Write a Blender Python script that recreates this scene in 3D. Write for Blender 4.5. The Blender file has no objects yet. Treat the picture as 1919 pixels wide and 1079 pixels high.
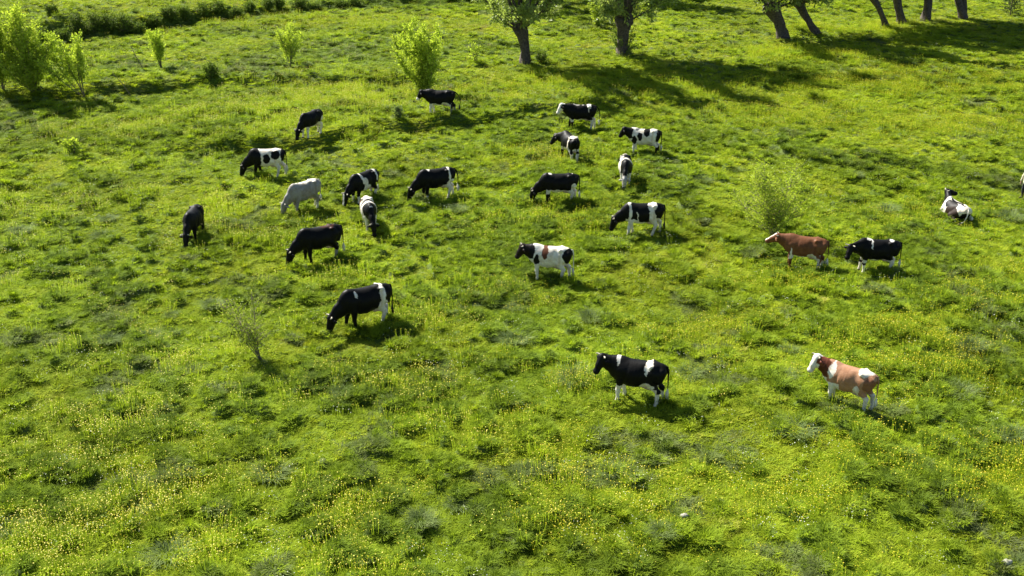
import bpy, math, random
import numpy as np
from mathutils import Vector, Matrix, Euler

R = math.radians
sc = bpy.context.scene
COL = sc.collection

# ------------------------------------------------------------------ camera
F, CX, CY = 2100.0, 959.5, 539.5          # focal length and centre in pixels of the 1919 px photograph
CAMH, PITCH = 16.6, R(23.7)
cam_d = bpy.data.cameras.new('camera')
cam_d.sensor_width = 36.0
cam_d.lens = 36.0 * F / 1919.0
cam_d.clip_start, cam_d.clip_end = 0.5, 6000
cam = bpy.data.objects.new('camera', cam_d)
COL.objects.link(cam)
cam.location = (0, 0, CAMH)
cam.rotation_euler = (R(90) - PITCH, 0, 0)
sc.camera = cam

# ------------------------------------------------------------------ sky and sun
SUN_DIR = Vector((-0.69, 0.72, 0)).normalized()      # where the sun stands, seen from above
ELEV = R(42)
world = bpy.data.worlds.new('World')
sc.world = world
world.use_nodes = True
wn = world.node_tree
wn.nodes.clear()
sky = wn.nodes.new('ShaderNodeTexSky')
sky.sky_type = 'NISHITA'
sky.sun_disc = False
sky.sun_elevation = ELEV
sky.sun_rotation = math.atan2(SUN_DIR.x, SUN_DIR.y)
sky.air_density, sky.dust_density, sky.ozone_density = 1.0, 0.6, 1.0
bg = wn.nodes.new('ShaderNodeBackground')
bg.inputs[1].default_value = 0.05
wo = wn.nodes.new('ShaderNodeOutputWorld')
wn.links.new(sky.outputs[0], bg.inputs[0])
wn.links.new(bg.outputs[0], wo.inputs[0])
sd = bpy.data.lights.new('sun', 'SUN')
sd.energy = 5.0
sd.angle = R(0.5)
sd.color = (1.0, 0.95, 0.86)
sun = bpy.data.objects.new('sun', sd)
COL.objects.link(sun)
to_sun = Vector((SUN_DIR.x * math.cos(ELEV), SUN_DIR.y * math.cos(ELEV), math.sin(ELEV)))
sun.rotation_euler = to_sun.to_track_quat('Z', 'Y').to_euler()
sun.location = (-20, 60, 40)
vs = sc.view_settings
vs.view_transform = 'Standard'
vs.look = 'None'
vs.gamma = 1.0
vs.use_curve_mapping = False
vs.exposure = 1.55
sc.cycles.max_bounces = 4
sc.cycles.transmission_bounces = 4
sc.cycles.diffuse_bounces = 2
sc.cycles.use_denoising = True

# ------------------------------------------------------------------ noise and terrain
_rs = np.random.RandomState(7)
_TAB = _rs.rand(256, 256)

def vn(x, y, o=0):
    x = np.asarray(x, float) + o * 37.31
    y = np.asarray(y, float) + o * 17.77
    ix, iy = np.floor(x).astype(int), np.floor(y).astype(int)
    fx, fy = x - ix, y - iy
    fx = fx * fx * (3 - 2 * fx)
    fy = fy * fy * (3 - 2 * fy)
    a = _TAB[ix % 256, iy % 256]; b = _TAB[(ix + 1) % 256, iy % 256]
    c = _TAB[ix % 256, (iy + 1) % 256]; d = _TAB[(ix + 1) % 256, (iy + 1) % 256]
    return (a * (1 - fx) + b * fx) * (1 - fy) + (c * (1 - fx) + d * fx) * fy

def sstep(a, b, x):
    t = np.clip((x - a) / (b - a), 0, 1)
    return t * t * (3 - 2 * t)

def ground_px(px, py, h=0.0):
    """where the sight line through a photograph pixel meets the level h"""
    u, v = (px - CX) / F, (py - CY) / F
    dy = math.cos(PITCH) - v * math.sin(PITCH)
    dz = -math.sin(PITCH) - v * math.cos(PITCH)
    t = (h - CAMH) / dz
    return u * t, dy * t

def line_world(pts):
    w = sorted(ground_px(*p) for p in pts)
    return np.array([p[0] for p in w]), np.array([p[1] for p in w])

BANK_X, BANK_Y = line_world([(-400, 80), (-120, 78), (100, 76), (180, 72), (245, 66), (330, 49), (450, 33), (560, 24), (700, 12), (850, 4), (1000, 0)])
RIDGE_X, RIDGE_Y = line_world([(480, 290), (560, 283), (640, 262), (760, 250), (900, 238), (1040, 214), (1150, 205)])
SWELL_X, SWELL_Y = line_world([(-200, 205), (0, 195), (200, 190), (330, 178), (500, 170), (640, 165), (760, 160)])

def bank_t(x, y):
    yl = np.interp(x, BANK_X, BANK_Y) + 0.5 * (vn(x / 1.6, x * 0 + 3.1, 4) - .5)
    return y - yl

def height_smooth(x, y):
    x = np.asarray(x, float); y = np.asarray(y, float)
    h = 0.5 * (vn(x / 17, y / 17, 1) - .5) + 0.34 * (vn(x / 6.5, y / 6.5, 2) - .5)
    amp = 0.45 * sstep(-3, -14, x) + 0.75 * sstep(-20, -29, x) + 0.4 * (vn(x / 2.5, y * 0, 5) - .4) * sstep(-3, -14, x)
    amp = amp * sstep(140, 110, y)
    h = h + amp * sstep(-0.3, 1.7, bank_t(x, y))
    h = h + 0.5 * sstep(8, 4, x) * sstep(-22, -14, x) * sstep(-0.1, 0.7, y - np.interp(x, RIDGE_X, RIDGE_Y)) * sstep(72, 60, y)
    h = h + 0.6 * sstep(0, -8, x) * sstep(-0.2, 1.2, y - np.interp(x, SWELL_X, SWELL_Y)) * sstep(80, 68, y)
    return h

def tall_map(x, y):
    x = np.asarray(x, float); y = np.asarray(y, float)
    n = 0.50 * vn(x / 0.56, y / 0.6, 11) + 0.30 * vn(x / 0.29, y / 0.31, 12) + 0.20 * vn(x / 1.9, y / 1.9, 13)
    n = n + 0.26 * (vn(x / 8, y / 8, 14) - .5)
    return sstep(0.53, 0.70, n)

def height(x, y):
    t = tall_map(x, y)
    h = height_smooth(x, y) + 0.20 * t
    h = h + 0.18 * (vn(x / 0.33, y / 0.33, 21) - .5) + 0.05 * (vn(x / .16, y / .18, 22) - .5)
    return h

def hs(x, y):
    return float(height_smooth(np.array([x]), np.array([y]))[0])

def hg(x, y):
    """level of the trodden ground between the tussocks"""
    return hs(x, y) + 0.05

def at(px, py):
    h = 0.0
    for _ in range(12):
        x, y = ground_px(px, py, h)
        h = 0.5 * h + 0.5 * hg(x, y)
    return x, y, hg(x, y)

# ------------------------------------------------------------------ helpers
def tag(o, label=None, cat=None, group=None, kind=None):
    if label: o['label'] = label
    if cat: o['category'] = cat
    if group: o['group'] = group
    if kind: o['kind'] = kind
    return o

def link(o, parent=None):
    COL.objects.link(o)
    if parent is not None:
        o.parent = parent
    return o

def empty(name, loc, rz=0.0, s=1.0):
    o = bpy.data.objects.new(name, None)
    o.empty_display_size = 0.3
    o.location = loc
    o.rotation_euler = (0, 0, rz)
    o.scale = (s, s, s)
    return link(o)

def mesh_np(name, V, Fc, mat, smooth=True, loopcols=None, vcol=None):
    """V (n,3); Fc (m,k) faces of one size or a list of such arrays"""
    me = bpy.data.meshes.new(name)
    if not isinstance(Fc, list): Fc = [Fc]
    V = np.asarray(V, np.float32)
    me.vertices.add(len(V))
    me.vertices.foreach_set('co', V.ravel())
    nl = sum(f.size for f in Fc); nf = sum(len(f) for f in Fc)
    me.loops.add(nl)
    me.polygons.add(nf)
    me.loops.foreach_set('vertex_index', np.concatenate([f.ravel() for f in Fc]).astype(np.int32))
    sizes = np.concatenate([np.full(len(f), f.shape[1], np.int32) for f in Fc])
    st = np.zeros(nf, np.int32); st[1:] = np.cumsum(sizes)[:-1]
    me.polygons.foreach_set('loop_start', st)
    try:
        me.polygons.foreach_set('loop_total', sizes)
    except Exception:
        pass
    if smooth:
        me.polygons.foreach_set('use_smooth', np.ones(nf, bool))
    me.update(calc_edges=True)
    me.validate()
    if vcol is not None:
        a = me.color_attributes.new('coat', 'FLOAT_COLOR', 'POINT')
        c = np.ones((len(V), 4), np.float32); c[:, :3] = vcol
        a.data.foreach_set('color', c.ravel())
    if mat is not None:
        me.materials.append(mat)
    return me

def tube(pts, radii, n=7, cap=True):
    """tapered tube along a polyline -> (V, [quads, tris])"""
    pts = [Vector(p) for p in pts]
    V, Q = [], []
    ref = Vector((0.13, 0.31, 0.94))
    d0 = (pts[1] - pts[0]).normalized()
    if abs(d0.dot(ref)) > .95: ref = Vector((1, 0, 0))
    u = (ref - d0 * ref.dot(d0)).normalized()
    for i, p in enumerate(pts):
        d = (pts[min(i + 1, len(pts) - 1)] - pts[max(i - 1, 0)]).normalized()
        u = (u - d * u.dot(d)).normalized()
        w = d.cross(u)
        for k in range(n):
            a = 2 * math.pi * k / n
            V.append(p + (u * math.cos(a) + w * math.sin(a)) * radii[i])
    for i in range(len(pts) - 1):
        for k in range(n):
            a, b = i * n + k, i * n + (k + 1) % n
            Q.append((a, b, b + n, a + n))
    T = []
    if cap:
        V.append(pts[-1]); c = len(V) - 1; b0 = (len(pts) - 1) * n
        for k in range(n): T.append((b0 + k, b0 + (k + 1) % n, c))
    return np.array([tuple(v) for v in V]), np.array(Q), np.array(T).reshape(-1, 3)

class Geo:
    def __init__(s): s.V, s.Q, s.T, s.n = [], [], [], 0
    def add(s, V, Q=None, T=None):
        s.V.append(np.asarray(V, float))
        if Q is not None and len(Q): s.Q.append(np.asarray(Q) + s.n)
        if T is not None and len(T): s.T.append(np.asarray(T) + s.n)
        s.n += len(V)
    def mesh(s, name, mat, smooth=True):
        Fc = []
        if s.Q: Fc.append(np.concatenate(s.Q))
        if s.T: Fc.append(np.concatenate(s.T))
        return mesh_np(name, np.concatenate(s.V), Fc, mat, smooth)
    def obj(s, name, mat, parent=None, smooth=True):
        return link(bpy.data.objects.new(name, s.mesh(name, mat, smooth)), parent)

# ------------------------------------------------------------------ materials
def new_mat(name):
    m = bpy.data.materials.new(name)
    m.use_nodes = True
    nt = m.node_tree
    nt.nodes.clear()
    out = nt.nodes.new('ShaderNodeOutputMaterial')
    return m, nt, out

def ramp(nt, fac, stops):
    r = nt.nodes.new('ShaderNodeValToRGB')
    els = r.color_ramp.elements
    while len(els) < len(stops): els.new(0.5)
    for e, (p, c) in zip(els, stops):
        e.position = p
        e.color = (*c, 1)
    nt.links.new(fac, r.inputs[0])
    return r.outputs[0]

def mixc(nt, fac, a, b, mode='MIX'):
    m = nt.nodes.new('ShaderNodeMix')
    m.data_type = 'RGBA'
    m.blend_type = mode
    for s, v in ((m.inputs[0], fac), (m.inputs[6], a), (m.inputs[7], b)):
        if hasattr(v, 'links'): nt.links.new(v, s)
        elif isinstance(v, tuple): s.default_value = (*v, 1)
        else: s.default_value = v
    return m.outputs[2]

def wnoise(nt, scale, detail=3, off=0.0):
    g = nt.nodes.new('ShaderNodeNewGeometry')
    mp = nt.nodes.new('ShaderNodeMapping')
    mp.inputs['Location'].default_value = (off, off * .7, 0)
    nt.links.new(g.outputs['Position'], mp.inputs[0])
    n = nt.nodes.new('ShaderNodeTexNoise')
    n.inputs['Scale'].default_value = scale
    n.inputs['Detail'].default_value = detail
    nt.links.new(mp.outputs[0], n.inputs['Vector'])
    return n.outputs['Fac']

def leafy(name, stops, trans=0.45, rough=0.7, inst_tone=True, spec=0.08, zone=True, trans_tint=(1.0, 1.0, 0.6)):
    """thin leaf or blade: diffuse, a little gloss, light passing through; colour varies per plant and across the field"""
    m, nt, out = new_mat(name)
    oi = nt.nodes.new('ShaderNodeObjectInfo')
    if inst_tone:
        at_ = nt.nodes.new('ShaderNodeAttribute')
        at_.attribute_type = 'INSTANCER'
        at_.attribute_name = 'tone'
        base = ramp(nt, at_.outputs['Fac'], stops)
    else:
        base = ramp(nt, wnoise(nt, 7.0, 3, 5.0), stops)
    if zone:
        g = wnoise(nt, 0.16, 3, 3.0)
        f = nt.nodes.new('ShaderNodeMapRange')
        f.inputs[1].default_value = 0.3; f.inputs[2].default_value = 0.7
        f.inputs[3].default_value = 0.78; f.inputs[4].default_value = 1.2
        nt.links.new(g, f.inputs[0])
        vm = nt.nodes.new('ShaderNodeVectorMath'); vm.operation = 'SCALE'
        nt.links.new(base, vm.inputs[0]); nt.links.new(f.outputs[0], vm.inputs['Scale'])
        base = vm.outputs[0]
    p = nt.nodes.new('ShaderNodeBsdfPrincipled')
    p.inputs['Roughness'].default_value = rough
    p.inputs['Specular IOR Level'].default_value = spec
    nt.links.new(base, p.inputs['Base Color'])
    t = nt.nodes.new('ShaderNodeBsdfTranslucent')
    nt.links.new(mixc(nt, 1.0, base, trans_tint, 'MULTIPLY'), t.inputs[0])
    mx = nt.nodes.new('ShaderNodeMixShader')
    mx.inputs[0].default_value = trans
    nt.links.new(p.outputs[0], mx.inputs[1]); nt.links.new(t.outputs[0], mx.inputs[2])
    nt.links.new(mx.outputs[0], out.inputs[0])
    return m

# grass colour: tone 0 = dull grey-green sedge, 0.35 deep green, 0.7 fresh yellow-green, 1 straw tipped
GRASS_STOPS = [(0.0, (0.25, 0.28, 0.12)), (0.25, (0.14, 0.215, 0.024)), (0.6, (0.30, 0.405, 0.022)), (0.9, (0.42, 0.475, 0.034)), (1.0, (0.40, 0.39, 0.10))]
M_GRASS = leafy('grass_blades', GRASS_STOPS, trans=0.5)
M_SEDGE = leafy('sedge_blades', [(0.25, (0.12, 0.18, 0.05)), (0.6, (0.20, 0.26, 0.085)), (0.85, (0.34, 0.36, 0.19))], trans=0.35, inst_tone=False)
M_LEAF = leafy('fresh_leaves', [(0.3, (0.20, 0.30, 0.03)), (0.5, (0.38, 0.50, 0.05)), (0.72, (0.60, 0.66, 0.12))], trans=0.5, inst_tone=False)
M_LEAF2 = leafy('dull_young_leaves', [(0.3, (0.17, 0.25, 0.03)), (0.5, (0.27, 0.36, 0.04)), (0.72, (0.40, 0.46, 0.08))], trans=0.45, inst_tone=False)
M_LEAFD = leafy('bramble_leaves', [(0.2, (0.08, 0.13, 0.022)), (0.6, (0.16, 0.23, 0.035)), (0.9, (0.24, 0.30, 0.055))], trans=0.3, inst_tone=False)
M_WILLOW = leafy('willow_leaves', [(0.2, (0.18, 0.24, 0.06)), (0.55, (0.28, 0.36, 0.10)), (0.85, (0.42, 0.47, 0.18))], trans=0.5, rough=0.45, inst_tone=False, spec=0.4)
M_CONIF = leafy('conifer_needles', [(0.2, (0.03, 0.06, 0.015)), (0.8, (0.07, 0.12, 0.03))], trans=0.15, inst_tone=False)

def simple(name, c1, c2, scale=8.0, rough=0.8, bump=0.0, spec=0.3, coords='obj'):
    m, nt, out = new_mat(name)
    tc = nt.nodes.new('ShaderNodeTexCoord')
    n = nt.nodes.new('ShaderNodeTexNoise')
    n.inputs['Scale'].default_value = scale
    n.inputs['Detail'].default_value = 6
    nt.links.new(tc.outputs['Object'], n.inputs['Vector'])
    c = ramp(nt, n.outputs['Fac'], [(0.3, c1), (0.7, c2)])
    p = nt.nodes.new('ShaderNodeBsdfPrincipled')
    p.inputs['Roughness'].default_value = rough
    p.inputs['Specular IOR Level'].default_value = spec
    nt.links.new(c, p.inputs['Base Color'])
    if bump:
        b = nt.nodes.new('ShaderNodeBump')
        b.inputs['Strength'].default_value = bump
        b.inputs['Distance'].default_value = 0.05
        nt.links.new(n.outputs['Fac'], b.inputs['Height'])
        nt.links.new(b.outputs[0], p.inputs['Normal'])
    nt.links.new(p.outputs[0], out.inputs[0])
    return m

M_BARK = simple('willow_bark', (0.035, 0.028, 0.022), (0.12, 0.10, 0.08), 9, 0.9, 0.9)
M_TWIG = simple('twig_bark', (0.10, 0.085, 0.055), (0.20, 0.17, 0.11), 12, 0.85)
M_HORN = simple('horn', (0.34, 0.30, 0.22), (0.48, 0.44, 0.34), 10, 0.5)
M_STONE = simple('pale_stone', (0.22, 0.21, 0.17), (0.42, 0.40, 0.34), 7, 0.9, 0.5)
M_HAIRW = simple('tail_hair_white', (0.62, 0.59, 0.50), (0.78, 0.75, 0.68), 30, 0.8)
M_HAIRK = simple('tail_hair_black', (0.010, 0.010, 0.010), (0.025, 0.023, 0.022), 30, 0.7)
M_HAIRR = simple('tail_hair_brown', (0.20, 0.09, 0.04), (0.42, 0.28, 0.18), 30, 0.8)

def coat_material():
    m, nt, out = new_mat('cow_coat')
    a = nt.nodes.new('ShaderNodeAttribute'); a.attribute_name = 'coat'
    tc = nt.nodes.new('ShaderNodeTexCoord')
    n = nt.nodes.new('ShaderNodeTexNoise'); n.inputs['Scale'].default_value = 14; n.inputs['Detail'].default_value = 5
    nt.links.new(tc.outputs['Object'], n.inputs['Vector'])
    f = nt.nodes.new('ShaderNodeMapRange')
    f.inputs[3].default_value = 0.72; f.inputs[4].default_value = 1.22
    nt.links.new(n.outputs['Fac'], f.inputs[0])
    vm = nt.nodes.new('ShaderNodeVectorMath'); vm.operation = 'SCALE'
    nt.links.new(a.outputs['Color'], vm.inputs[0]); nt.links.new(f.outputs[0], vm.inputs['Scale'])
    p = nt.nodes.new('ShaderNodeBsdfPrincipled')
    p.inputs['Roughness'].default_value = 0.5
    p.inputs['Specular IOR Level'].default_value = 0.10
    n2 = nt.nodes.new('ShaderNodeTexNoise'); n2.inputs['Scale'].default_value = 4.5; n2.inputs['Detail'].default_value = 6
    nt.links.new(tc.outputs['Object'], n2.inputs['Vector'])
    dirt = ramp(nt, n2.outputs['Fac'], [(0.42, (0, 0, 0)), (0.68, (.62, .62, .62))])
    cc = mixc(nt, dirt, vm.outputs[0], mixc(nt, 1.0, vm.outputs[0], (.66, .52, .34), 'MULTIPLY'))
    nt.links.new(cc, p.inputs['Base Color'])
    b = nt.nodes.new('ShaderNodeBump'); b.inputs['Strength'].default_value = 0.25; b.inputs['Distance'].default_value = 0.02
    nt.links.new(n.outputs['Fac'], b.inputs['Height']); nt.links.new(b.outputs[0], p.inputs['Normal'])
    nt.links.new(p.outputs[0], out.inputs[0])
    return m
M_COAT = coat_material()

# ------------------------------------------------------------------ the ground: one sheet out to the horizon
def ground():
    a_in = np.linspace(R(-31), R(31), 460)
    a_out = np.concatenate([np.linspace(R(-180), R(-31), 60)[:-1], a_in, np.linspace(R(31), R(180), 60)[1:]])
    r1 = np.array([0.0, 4, 8, 12, 15, 17.5])
    r2 = np.exp(np.linspace(math.log(19), math.log(125), 720))
    r3 = np.exp(np.linspace(math.log(125), math.log(4000), 60))[1:]
    r = np.concatenate([r1, r2, r3])
    A, Rr = np.meshgrid(a_out, r)
    X, Y = Rr * np.sin(A), Rr * np.cos(A)
    Z = height(X, Y)
    far = sstep(130, 400, Rr)
    Z = Z * (1 - far)
    V = np.stack([X, Y, Z], -1).reshape(-1, 3)
    nr, na = X.shape
    i = np.arange(nr - 1)[:, None] * na + np.arange(na - 1)[None, :]
    Q = np.stack([i, i + na, i + na + 1, i + 1], -1).reshape(-1, 4)
    m, nt, out = new_mat('meadow_soil_and_short_turf')
    n1 = wnoise(nt, 22.0, 5, 1.0); n2 = wnoise(nt, 0.5, 4, 2.0)
    c = ramp(nt, n1, [(0.35, (0.05, 0.075, 0.014)), (0.65, (0.10, 0.155, 0.02))])
    c = mixc(nt, ramp(nt, n2, [(0.45, (0, 0, 0)), (0.7, (0.5, 0.5, 0.5))]), c, (0.13, 0.14, 0.055))
    p = nt.nodes.new('ShaderNodeBsdfPrincipled')
    p.inputs['Roughness'].default_value = 0.95; p.inputs['Specular IOR Level'].default_value = 0.1
    nt.links.new(c, p.inputs['Base Color']); nt.links.new(p.outputs[0], out.inputs[0])
    o = link(bpy.data.objects.new('ground', mesh_np('ground', V, Q, m)))
    return tag(o, 'bumpy green meadow ground under the cows', None, None, 'structure')
ground()

# ------------------------------------------------------------------ grass: instanced clumps of blades
def blade_clump(rs, n, rad, hmin, hmax, w, lean=0.5, droop=0.5):
    V, Q, T = [], [], []
    k = 0
    for _ in range(n):
        a, r = rs.rand() * 2 * math.pi, rad * math.sqrt(rs.rand())
        b = np.array([r * math.cos(a), r * math.sin(a), -0.03])
        h = hmin + (hmax - hmin) * rs.rand() * (1 - 0.35 * r / rad)
        da = a + rs.randn() * 0.9
        l = lean * (0.3 + rs.rand()) * h * (0.5 + r / rad)
        d = np.array([math.cos(da), math.sin(da), 0])
        s = np.array([-math.sin(da + rs.randn() * .4), math.cos(da), 0]) * w * (0.6 + 0.7 * rs.rand())
        p1 = b + d * l * .4 + np.array([0, 0, h * .62])
        p2 = b + d * l * (1 + droop * .6) + np.array([0, 0, h * (1 - droop * .18)])
        V += [b - s * .5, b + s * .5, p1 + s * .45, p1 - s * .45, p2]
        Q.append((k, k + 1, k + 2, k + 3)); T.append((k + 3, k + 2, k + 4))
        k += 5
    return np.array(V), np.array(Q), np.array(T)

def proto_collection(name, meshes):
    c = bpy.data.collections.new(name)           # kept out of the scene: only a source of shapes
    for i, me in enumerate(meshes):
        c.objects.link(bpy.data.objects.new('%s_%02d' % (name, i), me))
    return c

def scatter(name, P, rz, tilt, scl, idx, tone, coll):
    me = bpy.data.meshes.new(name + '_spots')
    me.vertices.add(len(P)); me.vertices.foreach_set('co', np.asarray(P, np.float32).ravel())
    def fa(nm, typ, data, key='value'):
        a = me.attributes.new(nm, typ, 'POINT'); a.data.foreach_set(key, np.ascontiguousarray(data).ravel())
    rot = np.stack([tilt[:, 0], tilt[:, 1], rz], -1).astype(np.float32)
    fa('rot', 'FLOAT_VECTOR', rot, 'vector')
    fa('scl', 'FLOAT_VECTOR', scl.astype(np.float32), 'vector')
    fa('idx', 'INT', idx.astype(np.int32)); fa('tone', 'FLOAT', tone.astype(np.float32))
    o = link(bpy.data.objects.new(name, me))
    ng = bpy.data.node_groups.new(name + '_scatter', 'GeometryNodeTree')
    ng.interface.new_socket('Geometry', in_out='INPUT', socket_type='NodeSocketGeometry')
    ng.interface.new_socket('Geometry', in_out='OUTPUT', socket_type='NodeSocketGeometry')
    N = ng.nodes
    gi, go = N.new('NodeGroupInput'), N.new('NodeGroupOutput')
    ip = N.new('GeometryNodeInstanceOnPoints')
    ci = N.new('GeometryNodeCollectionInfo')
    ci.inputs[0].default_value = coll
    ci.inputs['Separate Children'].default_value = True
    ci.inputs['Reset Children'].default_value = True
    def na(nm, dt):
        a = N.new('GeometryNodeInputNamedAttribute'); a.data_type = dt; a.inputs[0].default_value = nm; return a.outputs[0]
    ng.links.new(gi.outputs[0], ip.inputs['Points'])
    ng.links.new(ci.outputs[0], ip.inputs['Instance'])
    ip.inputs['Pick Instance'].default_value = True
    ng.links.new(na('idx', 'INT'), ip.inputs['Instance Index'])
    e2r = N.new('FunctionNodeEulerToRotation')
    ng.links.new(na('rot', 'FLOAT_VECTOR'), e2r.inputs[0])
    ng.links.new(e2r.outputs[0], ip.inputs['Rotation'])
    ng.links.new(na('scl', 'FLOAT_VECTOR'), ip.inputs['Scale'])
    ng.links.new(ip.outputs[0], go.inputs[0])
    md = o.modifiers.new('scatter', 'NODES'); md.node_group = ng
    return o

def field_points(rs, dens_near, dens_far, y0=19.0, y1=112.0, margin=3.0):
    """random spots over the field in view, thinner with distance"""
    ys, xs = [], []
    bands = np.exp(np.linspace(math.log(y0), math.log(y1), 30))
    for a, b in zip(bands[:-1], bands[1:]):
        m = (a + b) / 2
        t = (m - y0) / (y1 - y0)
        d = dens_near * (dens_far / dens_near) ** min(1, t * 1.3)
        hw = 0.475 * b * 1.03 + margin
        n = int(d * (b - a) * 2 * hw)
        k = np.arange(n); o1, o2 = rs.rand(2)                      # even but irregular cover (R2 sequence with jitter)
        j = .55 / math.sqrt(d)
        ys.append(a + (b - a) * ((o1 + k * 0.7548776662) % 1) + j * (rs.rand(n) - .5)); xs.append(-hw + 2 * hw * ((o2 + k * 0.5698402910) % 1) + j * (rs.rand(n) - .5))
    return np.concatenate(xs), np.concatenate(ys)

def grey_patches(x, y):
    """dry greyish seed-head areas of the far left meadow"""
    g = np.zeros_like(x)
    for px, py, rx, ry in GREY:
        cx, cy = ground_px(px, py)
        g = np.maximum(g, np.exp(-((x - cx) / rx) ** 2 - ((y - cy) / ry) ** 2))
    return g
GREY = [(430, 150, 5.5, 2.0), (560, 140, 4.5, 2.0), (620, 95, 4.0, 3.0), (700, 120, 4.0, 3.0), (250, 142, 3.0, 1.6), (900, 85, 2.5, 2.5), (420, 160, 3, 1), (30, 250, 3, 2), (840, 165, 2, 1.5), (600, 90, 6, 2), (480, 62, 4, 2)]

rs = np.random.RandomState(11)
protos = []
for i in range(7):      # ordinary leafy grass
    g = Geo(); g.add(*blade_clump(rs, 80, 0.18, 0.04, 0.13, 0.017, 1.1, 0.9)); protos.append(g.mesh('grass_tuft', M_GRASS, False))
for i in range(4):      # tall bunch grass
    g = Geo(); g.add(*blade_clump(rs, 90, 0.11, 0.10, 0.23, 0.014, 0.6, 0.7)); protos.append(g.mesh('bunch_grass', M_GRASS, False))
C_GRASS = proto_collection('grass_source', protos)
x, y = field_points(rs, 64, 15)
tm = tall_map(x, y)
z = height(x, y) - 0.01
u = rs.rand(len(x))
is_tall = (u < 0.40 * tm + .03)
idx = np.where(is_tall, 7 + rs.randint(0, 4, len(x)), rs.randint(0, 7, len(x)))
mow = vn(x / 5.5, y / 5.5, 31)
base_s = np.where(is_tall, 0.75 + 0.55 * rs.rand(len(x)), 0.68 + 0.42 * rs.rand(len(x)) + 0.2 * tm)
base_s *= 0.82 + 0.36 * mow
dist = np.clip((y - 40) / 60, 0, 1)
scl = np.stack([base_s * (1 + .45 * dist), base_s * (1 + .45 * dist), base_s], -1)
tone = 0.66 + 0.16 * (vn(x / 3.2, y / 3.2, 41) - .5) * 2 - 0.24 * tm + 0.10 * rs.randn(len(x)) + 0.10 * dist
tone = tone - 0.42 * grey_patches(x, y) * (0.4 + rs.rand(len(x)))
spots = vn(x / 1.7, y / 1.7, 43)
tone = np.where((spots > 0.83) & (rs.rand(len(x)) < .6), 0.06 + 0.1 * rs.rand(len(x)), tone)
bt = bank_t(x, y)
on_bank = (bt > -1.0) & (bt < 1.0) & (x < -4)
tone = np.where(on_bank, 0.2 + .1 * rs.rand(len(x)), tone)
tone = np.clip(tone, 0, 1)
o = scatter('meadow_grass', np.stack([x, y, z], -1), rs.rand(len(x)) * 6.283, rs.randn(len(x), 2) * 0.12, scl, idx, tone, C_GRASS)
tag(o, 'uneven yellow-green meadow grass with taller bunches covering the whole field', 'grass', None, 'stuff')
N_GRASS = len(x)

# ------------------------------------------------------------------ buttercups and small white flowers
def flower_mat(name, c1, c2):
    m, nt, out = new_mat(name)
    c = ramp(nt, wnoise(nt, 30, 1), [(0.3, c1), (0.7, c2)])
    p = nt.nodes.new('ShaderNodeBsdfPrincipled'); p.inputs['Roughness'].default_value = 0.5
    nt.links.new(c, p.inputs['Base Color'])
    t = nt.nodes.new('ShaderNodeBsdfTranslucent'); nt.links.new(c, t.inputs[0])
    mx = nt.nodes.new('ShaderNodeMixShader'); mx.inputs[0].default_value = .35
    nt.links.new(p.outputs[0], mx.inputs[1]); nt.links.new(t.outputs[0], mx.inputs[2])
    nt.links.new(mx.outputs[0], out.inputs[0])
    return m
M_YEL = flower_mat('buttercup_petals', (0.60, 0.50, 0.006), (0.72, 0.62, 0.02))
M_WHI = flower_mat('white_petals', (0.66, 0.68, 0.50), (0.78, 0.78, 0.68))
def flower_clump(rs, n, rad, mat, r0):
    g = Geo()
    Vp, Tp, Vs, Qs = [], [], [], []
    for _ in range(n):
        a, r = rs.rand() * 6.283, rad * math.sqrt(rs.rand())
        c = np.array([r * math.cos(a), r * math.sin(a), 0.16 + 0.2 * rs.rand()])
        rr = r0 * (0.7 + 0.6 * rs.rand())
        t = rs.randn(3) * .3 + np.array([0, 0, 1]); t /= np.linalg.norm(t)
        e1 = np.cross(t, [1, 0.2, 0]); e1 /= np.linalg.norm(e1); e2 = np.cross(t, e1)
        k = len(Vp)
        Vp.append(c - t * rr * .35)
        for j in range(5):
            b = 6.283 * j / 5
            Vp.append(c + (e1 * math.cos(b) + e2 * math.sin(b)) * rr)
        for j in range(5): Tp.append((k, k + 1 + j, k + 1 + (j + 1) % 5))
        k = len(Vs)
        b0 = np.array([c[0] * .8, c[1] * .8, -.02])
        s = np.array([.003, .002, 0])
        Vs += [b0 - s, b0 + s, c + s, c - s]; Qs.append((k, k + 1, k + 2, k + 3))
    g.add(np.array(Vp), None, np.array(Tp)); nt_ = len(Tp)
    g.add(np.array(Vs), np.array(Qs))
    me = g.mesh('flower_clump', mat, False)
    me.materials.append(M_GRASS)
    mi = np.zeros(len(me.polygons), np.int32); mi[:len(Qs)] = 1
    me.polygons.foreach_set('material_index', mi)
    return me
C_YEL = proto_collection('buttercup_source', [flower_clump(rs, 17, .36, M_YEL, .0135) for _ in range(5)])
C_WHI = proto_collection('white_flower_source', [flower_clump(rs, 9, .30, M_WHI, .012) for _ in range(3)])
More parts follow.
